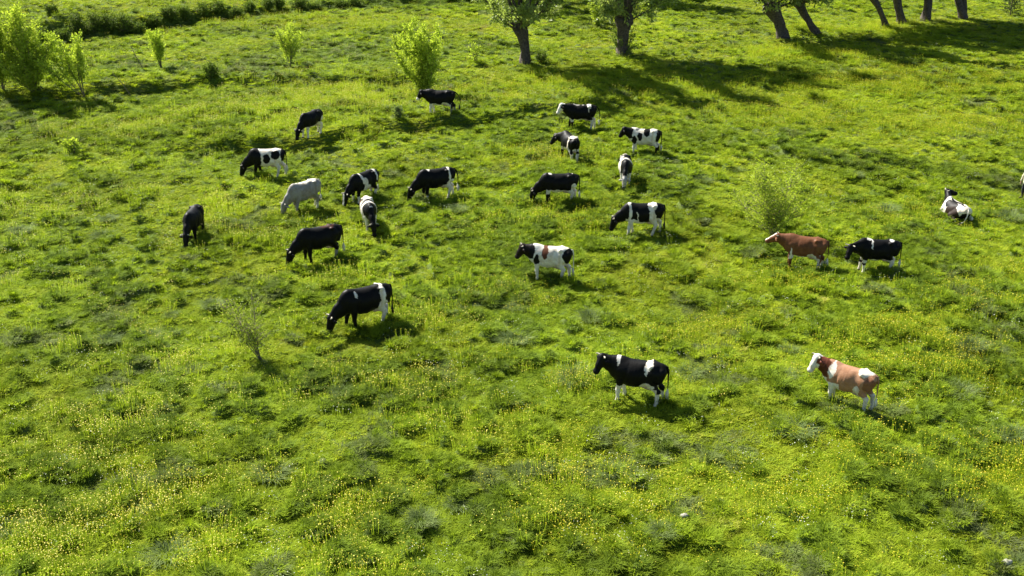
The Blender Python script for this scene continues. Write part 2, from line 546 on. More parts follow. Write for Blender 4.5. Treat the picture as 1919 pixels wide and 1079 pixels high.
# where the photograph shows them thickest: pixel centre, half width and half height in metres, strength
YPATCH = [(450, 960, 3.2, 1.6, 1), (180, 1000, 3.2, 1.6, .8), (120, 880, 2.5, 1.2, .6), (640, 1020, 2, 1, .5), (1120, 900, 1.6, 1.0, .9), (1130, 970, 1.6, 1.1, 1), (1050, 840, 1.5, .9, .5),
          (1680, 660, 2.2, 1.6, .9), (1790, 720, 2.5, 1.2, .7), (1850, 880, 2, 1.3, .8), (1700, 850, 2, 1, .7), (1490, 950, 1.6, .8, .5), (1080, 720, 1.5, .8, .6), (1520, 540, 2, 1, .4),
          (700, 180, 6, 3, .8), (620, 210, 5, 2.5, .8), (500, 240, 6, 2.5, .7), (300, 250, 6, 2.5, .4), (1080, 150, 3.5, 2.5, .7), (1500, 110, 4, 2.5, .9), (1340, 170, 7, 2.5, .5), (1650, 170, 8, 3.5, .9),
          (1800, 230, 6, 3, .6), (1500, 220, 5, 3, .6), (960, 200, 4, 2, .7), (1020, 300, 3, 2, .5), (1000, 420, 3, 2, .4), (470, 440, 3, 1.6, .5), (330, 385, 3, 1.4, .5), (100, 395, 4, 1.3, .5),
          (960, 550, 2, 1.2, .4), (640, 520, 2, 1, .4), (900, 170, 4, 2, .5), (1600, 60, 5, 3, .6), (800, 600, 2, 1, .4), (700, 720, 2.5, 1.4, .4), (1300, 640, 2, 1, .4), (340, 660, 1.6, .8, .7), (560, 40, 8, 3, .5), (200, 20, 10, 3, .5),
          (1850, 560, 3, 2, .4), (1650, 400, 4, 2, .35), (1380, 620, 2, 1, .4), (900, 800, 2, 1, .4), (250, 780, 3, 1.5, .45)]
def yellow_map(x, y):
    g = np.zeros_like(x)
    for px, py, rx, ry, s in YPATCH:
        cx, cy = ground_px(px, py)
        g = np.maximum(g, s * np.exp(-((x - cx) / rx) ** 2 - ((y - cy) / ry) ** 2))
    g = g * (0.15 + 1.5 * sstep(.35, .7, vn(x / 1.1, y / .9, 51)))
    return 0.008 + 0.06 * sstep(.5, .8, vn(x / 2.7, y / 2.7, 52)) + g
x, y = field_points(rs, 17, 19)
keep = rs.rand(len(x)) < yellow_map(x, y)
x, y = x[keep], y[keep]
sh = 0.85 + .4 * rs.rand(len(x))
o = scatter('buttercup_flowers', np.stack([x, y, height(x, y)], -1), rs.rand(len(x)) * 6.283, rs.randn(len(x), 2) * .05,
            np.stack([sh, sh, sh], -1), rs.randint(0, 5, len(x)), np.full(len(x), .5), C_YEL)
tag(o, 'small yellow buttercups scattered in drifts through the grass', 'flowers', None, 'stuff')
N_YEL = len(x)
x, y = field_points(rs, 1.0, .5)
keep = rs.rand(len(x)) < (0.15 + .85 * sstep(.5, .75, vn(x / 2.1, y / 2.1, 61)))
x, y = x[keep], y[keep]
sh = 0.8 + .3 * rs.rand(len(x))
o = scatter('white_flowers', np.stack([x, y, height(x, y) + .03], -1), rs.rand(len(x)) * 6.283, rs.randn(len(x), 2) * .05,
            np.stack([sh, sh, sh], -1), rs.randint(0, 3, len(x)), np.full(len(x), .5), C_WHI)
tag(o, 'tiny pale daisies dotted thinly among the meadow grass', 'flowers', None, 'stuff')

# ------------------------------------------------------------------ leaves, shrubs and trees
def leaf_geo(rs, P, D, L, W):
    """a folded four-cornered leaf at every P pointing along D"""
    n = len(P)
    D = D / np.maximum(np.linalg.norm(D, axis=1, keepdims=True), 1e-6)
    r = rs.randn(n, 3)
    S = np.cross(D, r); S /= np.maximum(np.linalg.norm(S, axis=1, keepdims=True), 1e-6)
    Nn = np.cross(S, D)
    l = (L * (0.7 + .6 * rs.rand(n)))[:, None]; w = (W * (0.7 + .6 * rs.rand(n)))[:, None]
    a = P; b = P + D * l * .45 + S * w * .5 + Nn * w * .15
    c = P + D * l; d = P + D * l * .45 - S * w * .5 + Nn * w * .15
    V = np.stack([a, b, c, d], 1).reshape(-1, 3)
    i = np.arange(n)[:, None] * 4
    T = np.concatenate([np.concatenate([i, i + 1, i + 2], 1), np.concatenate([i, i + 2, i + 3], 1)])
    return V, T

def curve_pts(p0, d0, length, bend, n, rnd):
    pts = [Vector(p0)]
    d = Vector(d0).normalized()
    for _ in range(n):
        d = (d + Vector((rnd.uniform(-1, 1), rnd.uniform(-1, 1), rnd.uniform(-.6, .6))) * .13 + bend / n).normalized()
        pts.append(pts[-1] + d * length / n)
    return pts

def shrub(px, py, h, w, stems, leaves, label, seed, leafL=.125, leafW=.075, mat=None, lean=(0, 0), low=.12, name='shrub', cat='shrub', group=None, twig=.34, stem_r=.026, gap=0.0, up=1.25):
    rnd = random.Random(seed); rs_ = np.random.RandomState(seed)
    X, Y, Z = at(px, py)
    e = empty(name, (X, Y, Z - .05)); tag(e, label, cat, group)
    P, D = [], []
    per = int(leaves * 1.7) // max(stems, 1)
    for s in range(stems):
        a = rnd.uniform(0, 6.283)
        out = rnd.uniform(.1, 1.0) if s else .05
        hh = h * (1 - .42 * out * out) * rnd.uniform(.82, 1.05)
        tx, ty = math.cos(a) * out * w / 2 + lean[0], math.sin(a) * out * w / 2 + lean[1]
        d = Vector((tx, ty, hh))
        base = Vector((rnd.uniform(-.06, .06), rnd.uniform(-.06, .06), 0))
        pts = curve_pts(base, d, d.length, Vector((0, 0, .35 * out)), 8, rnd)
        rad = [stem_r * (1 - .85 * i / 8) + .004 for i in range(9)]
        g = Geo(); g.add(*tube(pts, rad, 5))
        # side twigs
        tw = []
        for k in range(26):
            t = rnd.uniform(low, 1) * 7.99
            i = int(t); q = pts[i].lerp(pts[i + 1], t - i)
            aa = rnd.uniform(0, 6.283)
            td = Vector((math.cos(aa), math.sin(aa), up)).normalized()
            ln = twig * w * (1.05 - t / 8 * .75) * rnd.uniform(.5, 1.2)
            tw.append((q, td, ln))
            g.add(*tube([q, q + td * ln * .6, q + td * ln + Vector((0, 0, .05))], [.008, .006, .003], 3))
        g.obj('stem', M_TWIG, e)
        ntw = int(per * .72)
        for k in range(ntw):
            q, td, ln = tw[rnd.randrange(len(tw))]
            f = rnd.uniform(.15, 1.05)
            P.append(q + td * ln * f + Vector((rnd.gauss(0, .08), rnd.gauss(0, .08), rnd.gauss(0, .10))))
            D.append(td + Vector((rnd.gauss(0, .6), rnd.gauss(0, .6), rnd.gauss(0, .5))))
        for k in range(per - ntw):
            t = (low + (1 - low) * rnd.random() ** .8) * 7.99
            i = int(t); q = pts[i].lerp(pts[i + 1], t - i)
            P.append(q + Vector((rnd.gauss(0, .13), rnd.gauss(0, .13), rnd.gauss(0, .12))))
            D.append(Vector((rnd.gauss(0, 1), rnd.gauss(0, 1), rnd.gauss(.5, .8))))
    P = np.array([tuple(p) for p in P]); D = np.array([tuple(d) for d in D])
    V, T = leaf_geo(rs_, P, D, leafL, leafW)
    me = mesh_np('foliage', V, T, mat or M_LEAF, False)
    fo = link(bpy.data.objects.new('foliage', me), e)
    fo['kind'] = 'stuff'
    return e

G_BUSH = None
shrub(62, 172, 4.9, 4.8, 16, 10500, 'largest bright green leafy bush at the upper left with tall upright shoots', 1, twig=.30, low=.05, up=.8)
shrub(6, 166, 4.3, 2.6, 7, 4200, 'bright leafy bush cut by the left edge of the picture', 2, twig=.28)
shrub(158, 181, 3.8, 3.6, 7, 2600, 'loose bright green bush with bare crooked stems leaning left beside the large bush', 3, lean=(-.6, 0), twig=.24, low=.3)
shrub(303, 127, 2.7, 1.7, 6, 1500, 'slender upright young bush standing alone with its shadow at upper left', 4, low=.22)
shrub(543, 124, 2.7, 2.9, 7, 1300, 'thin spreading young bush on the pale grass at the top left of centre', 5, low=.2, twig=.28)
shrub(795, 178, 4.4, 3.7, 14, 8600, 'dense bright green bush right behind the black cow with the white muzzle', 6, low=.06, twig=.28)
shrub(748, 98, 1.5, 1.3, 4, 330, 'small sparse sapling behind and left of the dense bush', 7)
shrub(893, 120, 1.5, 1.3, 4, 200, 'faint wispy sapling left of the first pollard willow', 8)
shrub(1120, 52, 2.3, 1.1, 5, 1300, 'narrow leafy sapling left of the second pollard willow', 9, low=.05)
shrub(1446, 440, 3.3, 4.0, 14, 4200, 'tall sparse feathery bush behind the head of the plain brown cow', 10, leafL=.085, leafW=.05, low=.12, stem_r=.009, up=.5, twig=.32)
shrub(489, 674, 2.1, 2.3, 8, 1100, 'thin sparse sapling leaning left in the near left meadow', 11, leafL=.10, leafW=.035, lean=(-.75, .2), low=.3, stem_r=.013, up=.6, twig=.36, mat=M_LEAF2)
shrub(140, 292, .85, 1.4, 6, 500, 'low yellowish shrub in the grass near the left edge', 12, low=.1)
shrub(1012, 116, .8, 1.0, 5, 500, 'small dark weed clump at the foot of the first pollard willow', 13, mat=M_LEAFD, low=.05)
shrub(397, 146, .9, 1.1, 6, 600, 'small round dark weed bush below the slender upright bush', 14, mat=M_LEAFD, low=.05)
shrub(746, 224, .8, .7, 5, 260, 'small grey-green thistly weed left of the cow at the dense bush', 15, mat=M_SEDGE, low=.05)
for (px, py, h, dx, sd_) in ((245, 178, 1.5, -.7, 21), (270, 130, 1.3, -.7, 22)):
    X, Y, Z = at(px, py)
    rnd = random.Random(sd_)
    pts = curve_pts((0, 0, 0), (dx, 0, h), math.hypot(h, dx), Vector((-.3, 0, .3)), 7, rnd)
    e = empty('dead_sapling', (X, Y, Z - .05))
    tag(e, 'bare grey stem with a few leaves curving left ' + ('right of the bushes' if px < 260 else 'just left of the slender upright bush'), 'sapling')
    g = Geo(); g.add(*tube(pts, [.035 - .003 * i for i in range(8)], 5)); g.obj('stem', M_TWIG, e)
    for k in range(9):
        g = Geo()
        q = pts[rnd.randrange(3, 8)]; d = Vector((rnd.uniform(-1, 1), rnd.uniform(-1, 1), rnd.uniform(.2, 1))).normalized()
        g.add(*tube([q, q + d * .18, q + d * .35], [.008, .006, .003], 3))
        g.obj('twig', M_TWIG, e)

def willow(px, py, lean, th, tr, cr, ch, seed, label, leaves=21000, suckers=False, limbs=15, group='pollard willows'):
    """pollarded willow: short stout trunk with a knobbly head and a burst of branches"""
    rnd = random.Random(seed); rs_ = np.random.RandomState(seed)
    X, Y, Z = at(px, py)
    e = empty('willow_tree', (X, Y, Z - .1)); tag(e, label, 'tree', group)
    n = 9
    top = Vector((lean[0], lean[1], th))
    pts, rad = [], []
    for i in range(n + 1):
        t = i / n
        sw = math.sin(t * 3.0) * .12
        pts.append(Vector((lean[0] * t ** 1.15 + sw * (1 if seed % 2 else -1), lean[1] * t, th * t)))
        rad.append(tr * (1.45 - 1.6 * t) if t < .28 else tr * (1.0 + .55 * sstep(.6, 1.0, np.array(t))))
    V, Q, T = tube(pts, rad, 14)
    c = np.repeat(np.array([tuple(p) for p in pts]), 14, axis=0)
    c = np.vstack([c, np.array([tuple(pts[-1])])])
    off = V - c
    ang = np.arctan2(off[:, 1], off[:, 0])
    k = 1 + .16 * np.sin(ang * 3 + V[:, 2] * 1.7 + seed) + .10 * np.sin(ang * 7 + V[:, 2] * 4) + .07 * rs_.randn(len(V))
    V = c + off * k[:, None]
    g = Geo(); g.add(V, Q, T)
    for _ in range(9):                                   # burls of the pollard head
        a = rnd.uniform(0, 6.283); zz = rnd.uniform(-.35, .25)
        p = pts[-1] + Vector((math.cos(a) * tr * 1.2, math.sin(a) * tr * 1.2, zz))
        r0 = rnd.uniform(.12, .22)
        g.add(*tube([p - Vector((math.cos(a), math.sin(a), 1)) * r0, p, p + Vector((math.cos(a), math.sin(a), 1)) * r0 * .8], [r0 * .9, r0 * 1.1, r0 * .6], 7))
    g.obj('trunk', M_BARK, e)
    P, D = [], []
    cands = []
    for b in range(limbs):
        a = 6.283 * b / limbs + rnd.uniform(-.3, .3)
        el = (.38, 1.05, .7, 1.2, 1.4)[b % 5] + rnd.uniform(-.12, .12)
        ln = cr * rnd.uniform(.8, 1.1) / max(.45, math.cos(el)) if el < .8 else ch * rnd.uniform(.6, .95)
        d = Vector((math.cos(a) * math.cos(el), math.sin(a) * math.cos(el), math.sin(el)))
        st = pts[-1] + Vector((d.x, d.y, 0)) * tr * .7 + Vector((0, 0, rnd.uniform(-.25, .15)))
        bp = curve_pts(st, d, ln, Vector((0, 0, .25 if el < .5 else .1)), 8, rnd)
        r0 = rnd.uniform(.07, .13)
        g = Geo(); g.add(*tube(bp, [r0 * (1 - .88 * i / 8) for i in range(9)], 6))
        for s in range(9 if el < .8 else 15):
            t = rnd.uniform(1.2, 7.6); i = int(t); q = bp[i].lerp(bp[i + 1], t - i)
            dd = (bp[min(i + 1, 8)] - bp[i]).normalized() + Vector((rnd.gauss(0, .6), rnd.gauss(0, .6), rnd.gauss(.1, .5)))
            l2 = rnd.uniform(.6, 1.5) * cr / 3
            sp = curve_pts(q, dd, l2, Vector((0, 0, rnd.uniform(-.2, .3))), 4, rnd)
            g.add(*tube(sp, [.025, .02, .014, .009, .004], 3))
            cands.append(sp)
            for s2 in range(3):
                j = rnd.randrange(1, 4)
                sp2 = curve_pts(sp[j], (sp[j + 1] - sp[j]).normalized() + Vector((rnd.gauss(0, .7), rnd.gauss(0, .7), rnd.gauss(0, .6))), l2 * .6, Vector((0, 0, -.1)), 3, rnd)
                g.add(*tube(sp2, [.01, .008, .006, .003], 3))
                cands.append(sp2)
        g.obj('branch', M_BARK, e)
        cands.append(bp[3:])
    for _ in range(leaves):
        sp = cands[rnd.randrange(len(cands))]
        i = rnd.randrange(len(sp) - 1)
        q = sp[i].lerp(sp[i + 1], rnd.random())
        if q.z < th + 2.6 and rnd.random() < .5: continue
        if q.z < th - .15: continue
        P.append(q + Vector((rnd.gauss(0, .07), rnd.gauss(0, .07), rnd.gauss(0, .07))))
        D.append((sp[i + 1] - sp[i]).normalized() + Vector((rnd.gauss(0, .6), rnd.gauss(0, .6), rnd.gauss(-.1, .6))))
    V, T = leaf_geo(rs_, np.array([tuple(p) for p in P]), np.array([tuple(d) for d in D]), .28, .11)
    fo = link(bpy.data.objects.new('foliage', mesh_np('foliage', V, T, M_WILLOW, False)), e)
    fo['kind'] = 'stuff'
    up = [sp for sp in cands if sp[0].z > th + 2.8]
    P, D = [], []
    for _ in range(11000 if up else 0):
        sp = up[rnd.randrange(len(up))]
        i = rnd.randrange(len(sp) - 1)
        P.append(sp[i].lerp(sp[i + 1], rnd.random()) + Vector((rnd.gauss(0, .3), rnd.gauss(0, .3), rnd.gauss(0, .25))))
        D.append(Vector((rnd.gauss(0, 1), rnd.gauss(0, 1), rnd.gauss(0, 1))))
    V, T = leaf_geo(rs_, np.array([tuple(p) for p in P]), np.array([tuple(d) for d in D]), .34, .16)
    fo = link(bpy.data.objects.new('foliage', mesh_np('foliage', V, T, M_WILLOW, False)), e)
    fo['kind'] = 'stuff'
    if suckers:
        P, D = [], []
        g = Geo()
        for s in range(26):
            a = rnd.uniform(0, 6.283); r = tr * 1.25
            q = Vector((math.cos(a) * r, math.sin(a) * r, rnd.uniform(0, 1.3)))
            sp = curve_pts(q, (math.cos(a) * .7, math.sin(a) * .7, 1), rnd.uniform(.5, .95), Vector((0, 0, .1)), 4, rnd)
            g.add(*tube(sp, [.012, .01, .008, .006, .003], 3))
            for k in range(50):
                i = rnd.randrange(4); P.append(sp[i].lerp(sp[i + 1], rnd.random()) + Vector((rnd.gauss(0, .06), rnd.gauss(0, .06), rnd.gauss(0, .06))))
                D.append(Vector((rnd.gauss(0, 1), rnd.gauss(0, 1), rnd.gauss(.3, 1))))
        g.obj('shoots', M_TWIG, e)['kind'] = 'stuff'
        V, T = leaf_geo(rs_, np.array([tuple(p) for p in P]), np.array([tuple(d) for d in D]), .13, .06)
        f2 = link(bpy.data.objects.new('leafy_suckers', mesh_np('leafy_suckers', V, T, M_LEAFD, False)), e); f2['kind'] = 'stuff'
    return e

willow(984, 118, (-.35, 0), 2.5, .31, 2.9, 13, 31, 'upright pollard willow with bare twigs, first tree from the left in the row')
willow(1168, 103, (.05, 0), 2.6, .36, 3.2, 13.5, 32, 'pollard willow with leafy suckers round its trunk, right of the narrow sapling', suckers=True)
willow(1466, 71, (-1.0, .1), 2.4, .38, 3.1, 13, 33, 'thick left-leaning pollard willow in front of the thinner leaning one')
willow(1531, 62, (-1.5, .3), 2.3, .24, 3.0, 12, 34, 'thin strongly left-leaning pollard willow just behind the thick leaning one')
willow(1661, 50, (-1.7, .4), 2.8, .20, 2.8, 12, 35, 'slender curved willow trunk leaning left, left of two dark straight trunks', leaves=18000)
willow(1692, 42, (-.9, .2), 2.8, .28, 2.9, 12.5, 36, 'dark stout willow trunk just right of the slender curved one', leaves=18000)
willow(1735, 37, (-.3, .1), 3.0, .30, 3.0, 12.5, 37, 'pale upright willow trunk near the upper right edge', leaves=18000)
w8 = willow(1806, 34, (-1.2, .2), 3.0, .25, 3.0, 12.5, 38, 'forked willow with two trunks, last of the row on the right', leaves=18000)
rnd = random.Random(5)
pts = curve_pts((.05, .1, 0), (-.15, 0, 1), 3.0, Vector((-.15, 0, .2)), 7, rnd)
g = Geo(); g.add(*tube(pts, [.32, .26, .24, .23, .23, .22, .2, .18], 10)); g.obj('trunk', M_BARK, w8)
willow(905, -4, (-.3, 0), 2.4, .34, 3.2, 13, 39, 'willow behind the first one, only its shaded foot in sight', group='willows of the hidden second row')
willow(1140, -10, (-.5, 0), 2.6, .34, 3.3, 13, 40, 'willow of the second row whose shadow falls behind the leaning willows', group='willows of the hidden second row')
for px in (840, 880, 925):
    shrub(px, 4, .9, 1.8, 6, 800, 'low dark bramble under the second row willow, %s' % {840: 'leftmost of three', 880: 'middle of three', 925: 'rightmost of three'}[px], 50 + px, mat=M_LEAFD, low=.05, name='bramble_bush', cat='bush', group='brambles at the top edge')

def conifer():
    X, Y, Z = at(1893, 27)
    e = empty('conifer_tree', (X, Y, Z - .05)); tag(e, 'small dark conifer at the top right corner', 'tree')
    rnd = random.Random(77); rs_ = np.random.RandomState(77)
    g = Geo(); g.add(*tube([(0, 0, 0), (0, 0, 1.4), (0, 0, 2.7)], [.06, .04, .01], 6)); g.obj('trunk', M_TWIG, e)
    P, D = [], []; gb = Geo()
    for i in range(60):
        t = i / 60; zz = .15 + 2.4 * t; ln = .95 * (1 - t) ** .8 + .05; a = i * 2.4
        d = Vector((math.cos(a), math.sin(a), .15))
        gb.add(*tube([(0, 0, zz), tuple(Vector((0, 0, zz)) + d * ln)], [.012, .004], 3))
        for k in range(40):
            f = rnd.uniform(.1, 1); P.append(Vector((0, 0, zz)) + d * ln * f + Vector((rnd.gauss(0, .05), rnd.gauss(0, .05), rnd.gauss(0, .03))))
            D.append(d + Vector((rnd.gauss(0, .7), rnd.gauss(0, .7), rnd.gauss(.1, .4))))
    gb.obj('branches', M_TWIG, e)
    V, T = leaf_geo(rs_, np.array([tuple(p) for p in P]), np.array([tuple(d) for d in D]), .14, .045)
    f = link(bpy.data.objects.new('foliage', mesh_np('foliage', V, T, M_CONIF, False)), e); f['kind'] = 'stuff'
conifer()

# dark brambles growing along the face of the bank
BR = [(118, 60, 1.1, 1.5), (146, 66, 1.3, 1.8), (176, 66, 1.4, 1.9), (206, 63, 1.4, 1.9), (236, 62, 1.3, 1.8), (262, 53, .9, 1.5), (290, 48, .9, 1.5), (318, 43, .9, 1.6), (348, 39, .9, 1.6),
      (378, 35, .9, 1.6), (408, 30, .8, 1.5), (440, 24, .9, 1.6), (468, 20, .7, 1.4), (500, 18, .9, 1.7), (522, 14, .9, 1.4), (562, 14, .9, 1.8), (590, 16, .6, 1.3), (640, 12, .5, 1.5), (665, 10, .5, 1.4), (100, 30, .9, 1.4), (30, 75, 1.6, 2.4), (80, 60, 1.2, 1.6)]
BRL = ['on the grassy bank, %s from the left' % t for t in ('second', 'third', 'fourth', 'fifth', 'sixth', 'seventh', 'eighth', 'ninth', 'tenth', 'eleventh', 'twelfth', 'thirteenth', 'fourteenth', 'fifteenth', 'sixteenth', 'seventeenth', 'eighteenth', 'nineteenth', 'rightmost')]
BRL = ['at the left end of the grassy bank, just behind its foot'] + BRL[:18] + ['on top of the bank behind the large bush', 'between the two leftmost bright bushes', 'showing right behind the largest bright bush']
for i, (px, py, h, w) in enumerate(BR):
    shrub(px, py, h, w, 7, 900, 'dark green bramble %s' % BRL[i], 100 + i, leafL=.12, leafW=.09, mat=M_LEAFD, low=.02, name='bramble_bush', cat='bush', group='brambles along the bank', stem_r=.012, up=.4)

# ------------------------------------------------------------------ sedge tussocks
SEDGE = [(1490, 812, 1.1), (508, 890, .9), (965, 640, 1.1), (1142, 888, .55), (205, 640, .8), (278, 632, .85), (858, 396, .8), (1424, 252, .8), (1378, 245, .8), (1545, 288, 1.0), (1453, 278, .6), (1318, 338, .9),
         (1378, 318, .8), (1605, 332, .8), (1665, 392, 1.0), (1108, 598, .9), (878, 572, .7), (965, 576, .6), (1075, 712, 1.0), (1472, 702, .75), (1480, 655, .6), (1822, 662, .9), (1868, 652, .7), (1800, 742, 1.0),
         (1905, 832, .9), (38, 436, .8), (192, 442, .9), (103, 352, .7), (203, 412, .7), (322, 592, .6), (398, 578, .7), (22, 990, .9), (330, 205, .6), (30, 222, .9), (790, 985, .8), (262, 950, .9), (312, 1040, .9),
         (1240, 1010, .7), (1110, 345, .4), (640, 745, .6), (1695, 560, .5), (1000, 880, .7), (1290, 700, .8), (1360, 650, .5), (1750, 480, .7), (1895, 410, 1.1), (575, 320, .4), (860, 945, .6), (1905, 1065, .9)]
sedge_meshes = []
for i in range(6):
    rs_ = np.random.RandomState(300 + i)
    g = Geo(); g.add(*blade_clump(rs_, 520, .33, .22, .52, .012, .7, .9)); sedge_meshes.append(g.mesh('sedge_tussock', M_SEDGE, False))
LANDMARKS = [(815, 195, 'the cow at the dense bush'), (576, 235, 'the far left grazing cow'), (493, 305, 'the black-spotted white cow'), (570, 370, 'the pale grey cow'), (810, 345, 'the cow with the white rump stripe'),
             (361, 425, 'the all black cow seen head-on'), (592, 458, 'the all black cow with white udder'), (675, 580, 'the nearest grazing cow'), (1080, 215, 'the white-faced black cow'), (1200, 258, 'the white cow with black head'),
             (1171, 318, 'the marbled cow grazing towards us'), (1037, 350, 'the white-bellied black cow'), (1192, 410, 'the cow with the white collar'), (1020, 487, 'the cow with the red saddle'), (1493, 465, 'the plain brown cow'),
             (1632, 480, 'the cow behind the brown one'), (1790, 390, 'the lying cow'), (1178, 710, 'the nearest black standing cow'), (1575, 712, 'the tan and white cow'), (487, 640, 'the bare leaning sapling'), (155, 150, 'the bushes at the upper left'),
             (1452, 380, 'the feathery bush'), (100, 1079, 'the lower left corner'), (1880, 1079, 'the lower right corner'), (960, 1079, 'the middle of the bottom edge')]
_used = set()
def tussock_label(px, py, s):
    size = 'large' if s > .92 else 'small' if s < .65 else 'middling'
    for lx, ly, nm in sorted(LANDMARKS, key=lambda l: math.hypot(l[0] - px, (l[1] - py) * 1.3)):
        dx, dy = px - lx, py - ly
        v = 'above' if dy < -40 else 'below' if dy > 40 else ''
        h = 'left of' if dx < -40 else 'right of' if dx > 40 else ''
        where = (v + ' and ' + h) if v and h else (v or h or 'beside')
        if 'corner' in nm or 'edge' in nm: where = 'near'
        lb = '%s grey-green sedge tussock %s %s' % (size, where, nm)
        if lb not in _used:
            _used.add(lb); return lb
rnd = random.Random(9)
for i, (px, py, s) in enumerate(SEDGE):
    X, Y, Z = at(px, py)
    o = link(bpy.data.objects.new('sedge_tussock', sedge_meshes[i % 6]))
    o.location = (X, Y, float(height(np.array([X]), np.array([Y]))[0]) - .03)
    o.rotation_euler = (0, 0, rnd.uniform(0, 6.28)); o.scale = (s * rnd.uniform(.9, 1.25), s * rnd.uniform(.9, 1.25), s * rnd.uniform(.75, 1.0))
    tag(o, tussock_label(px, py, s), 'tussock', 'sedge tussocks in the meadow')

# ------------------------------------------------------------------ smooth bodies from blended volumes
def smin(a, b, k):
    h = np.maximum(k - np.abs(a - b), 0) / k
    return np.minimum(a, b) - h * h * k * .25

def round_cone(P, a, b, ra, rb, lat=None, ls=1.0):
    a = np.array(a, np.float32); b = np.array(b, np.float32)
    Q = P - a
    if lat is not None and ls != 1.0:
        l = np.array(lat, np.float32); l /= np.linalg.norm(l)
        Q = Q + (Q @ l)[..., None] * l * (1 / ls - 1)
    ba = b - a
    t = np.clip((Q @ ba) / max(float(ba @ ba), 1e-9), 0, 1)
    return np.sqrt(((Q - t[..., None] * ba) ** 2).sum(-1)) - (ra + (rb - ra) * t)

def surface_nets(f, org, h):
    nx, ny, nz = f.shape
    ins = f < 0
    cs = [(i, j, k) for i in (0, 1) for j in (0, 1) for k in (0, 1)]
    sl = lambda A, c: A[c[0]:nx - 1 + c[0], c[1]:ny - 1 + c[1], c[2]:nz - 1 + c[2]]
    cnt = sum(sl(ins, c).astype(np.int8) for c in cs)
    act = (cnt > 0) & (cnt < 8)
    ids = -np.ones(act.shape, np.int64)
    cells = np.argwhere(act)
    ids[act] = np.arange(len(cells))
    acc = np.zeros((len(cells), 3)); num = np.zeros(len(cells))
    vals = {c: sl(f, c)[act] for c in cs}
    for c in cs:
        for ax in range(3):
            if c[ax] == 1: continue
            d = list(c); d[ax] = 1; d = tuple(d)
            a, b = vals[c], vals[d]
            m = (a < 0) != (b < 0)
            t = np.where(m, a / np.where(m, a - b, 1), 0)
            p = np.tile(np.array(c, float), (len(cells), 1)); p[:, ax] += t
            acc += p * m[:, None]; num += m
    V = org + (cells + acc / num[:, None]) * h
    Q = []
    for ax in range(3):
        o1, o2 = [(1, 2), (2, 0), (0, 1)][ax]
        A = ins; B = np.roll(ins, -1, ax)
        e = A != B
        idx = np.argwhere(e)
        ok = np.ones(len(idx), bool)
        for q in range(3):
            lim = act.shape[q]
            if q == ax: ok &= idx[:, q] < lim
            else: ok &= (idx[:, q] >= 1) & (idx[:, q] < lim)
        idx = idx[ok]
        def cell(d1, d2):
            c = idx.copy(); c[:, o1] -= d1; c[:, o2] -= d2
            return ids[c[:, 0], c[:, 1], c[:, 2]]
        q = np.stack([cell(1, 1), cell(0, 1), cell(0, 0), cell(1, 0)], -1)
        flip = ~ins[idx[:, 0], idx[:, 1], idx[:, 2]]
        q[flip] = q[flip][:, ::-1]
        Q.append(q[(q >= 0).all(1)])
    return V, np.concatenate(Q)

TX = np.array([-.93, -.885, -.80, -.65, -.50, -.30, -.05, .15, .35, .50, .62, .71, .77])
TT = np.array([1.19, 1.29, 1.335, 1.365, 1.385, 1.355, 1.345, 1.35, 1.375, 1.395, 1.34, 1.24, 1.12])
TB = np.array([1.05, .92, .81, .74, .68, .585, .515, .525, .57, .61, .70, .82, .96])
TW = np.array([.06, .17, .235, .28, .30, .325, .365, .345, .285, .245, .205, .14, .05])

def torso(P, dz=0.0, flat=0.0):
    x = P[..., 0]
    zt = np.interp(x, TX, TT) - dz; zb = np.maximum(np.interp(x, TX, TB) - dz, -.1 if dz else -9)
    w = np.interp(x, TX, TW) * (1 + flat)
    c, a = (zt + zb) / 2, (zt - zb) / 2
    zz = (P[..., 2] - c) / a
    w = w * (1 - .26 * np.clip(zz, 0, 1) ** 2)
    q = (np.abs(P[..., 1] / w) ** 2.3 + np.abs(zz) ** 2.3) ** (1 / 2.3)
    d = (q - 1) * np.minimum(a, w) * .9
    zw = P[..., 2] + dz
    d = d + .030 * np.exp(-((x + .36) / .11) ** 2 - ((zw - 1.14) / .13) ** 2)              # hollow flank before the hip
    d = d + .016 * np.exp(-((x - .20 + .25 * (zw - 1.0)) / .05) ** 2) * np.clip((1.34 - zw) * 3, 0, 1)   # behind the shoulder blade
    d = d - .010 * np.exp(-((x - .34) / .09) ** 2 - ((zw - 1.05) / .2) ** 2)               # shoulder blade
    d = d + .020 * np.exp(-((x + .72) / .09) ** 2 - ((zw - 1.22) / .08) ** 2)              # between hip and pin bones
    rib = np.clip(1 - np.abs(x + .05) / .25, 0, 1) * np.clip(1 - np.abs(zw - 1.0) / .25, 0, 1)
    d = d + .0035 * np.sin(x * 75 + zw * 14) * rib                                          # ribs
    ex = np.maximum(np.maximum(x - .77, -.93 - x), 0)
    return np.maximum(d, ex * 1.0 + np.where(ex > 0, .0, -9))

K_, W_, R_, G_ = (.0055, .0055, .0055), (.70, .67, .59), (.12, .045, .024), (.27, .26, .23)
T_ = (.37, .205, .125)      # light tan
PINK = (.48, .36, .30)

def n3(P, s):
    a = np.sin(P[:, 0] * 9.1 + s) * np.sin(P[:, 2] * 8.3 + s * 1.7) + np.sin(P[:, 1] * 10.7 + s * 2.3 + P[:, 0] * 4) * .6
    b = np.sin(P[:, 0] * 23 + P[:, 2] * 17 + s * 3.1) * .35 + np.sin(P[:, 2] * 29 - P[:, 1] * 21 + s) * .3
    return (a + b) / 2

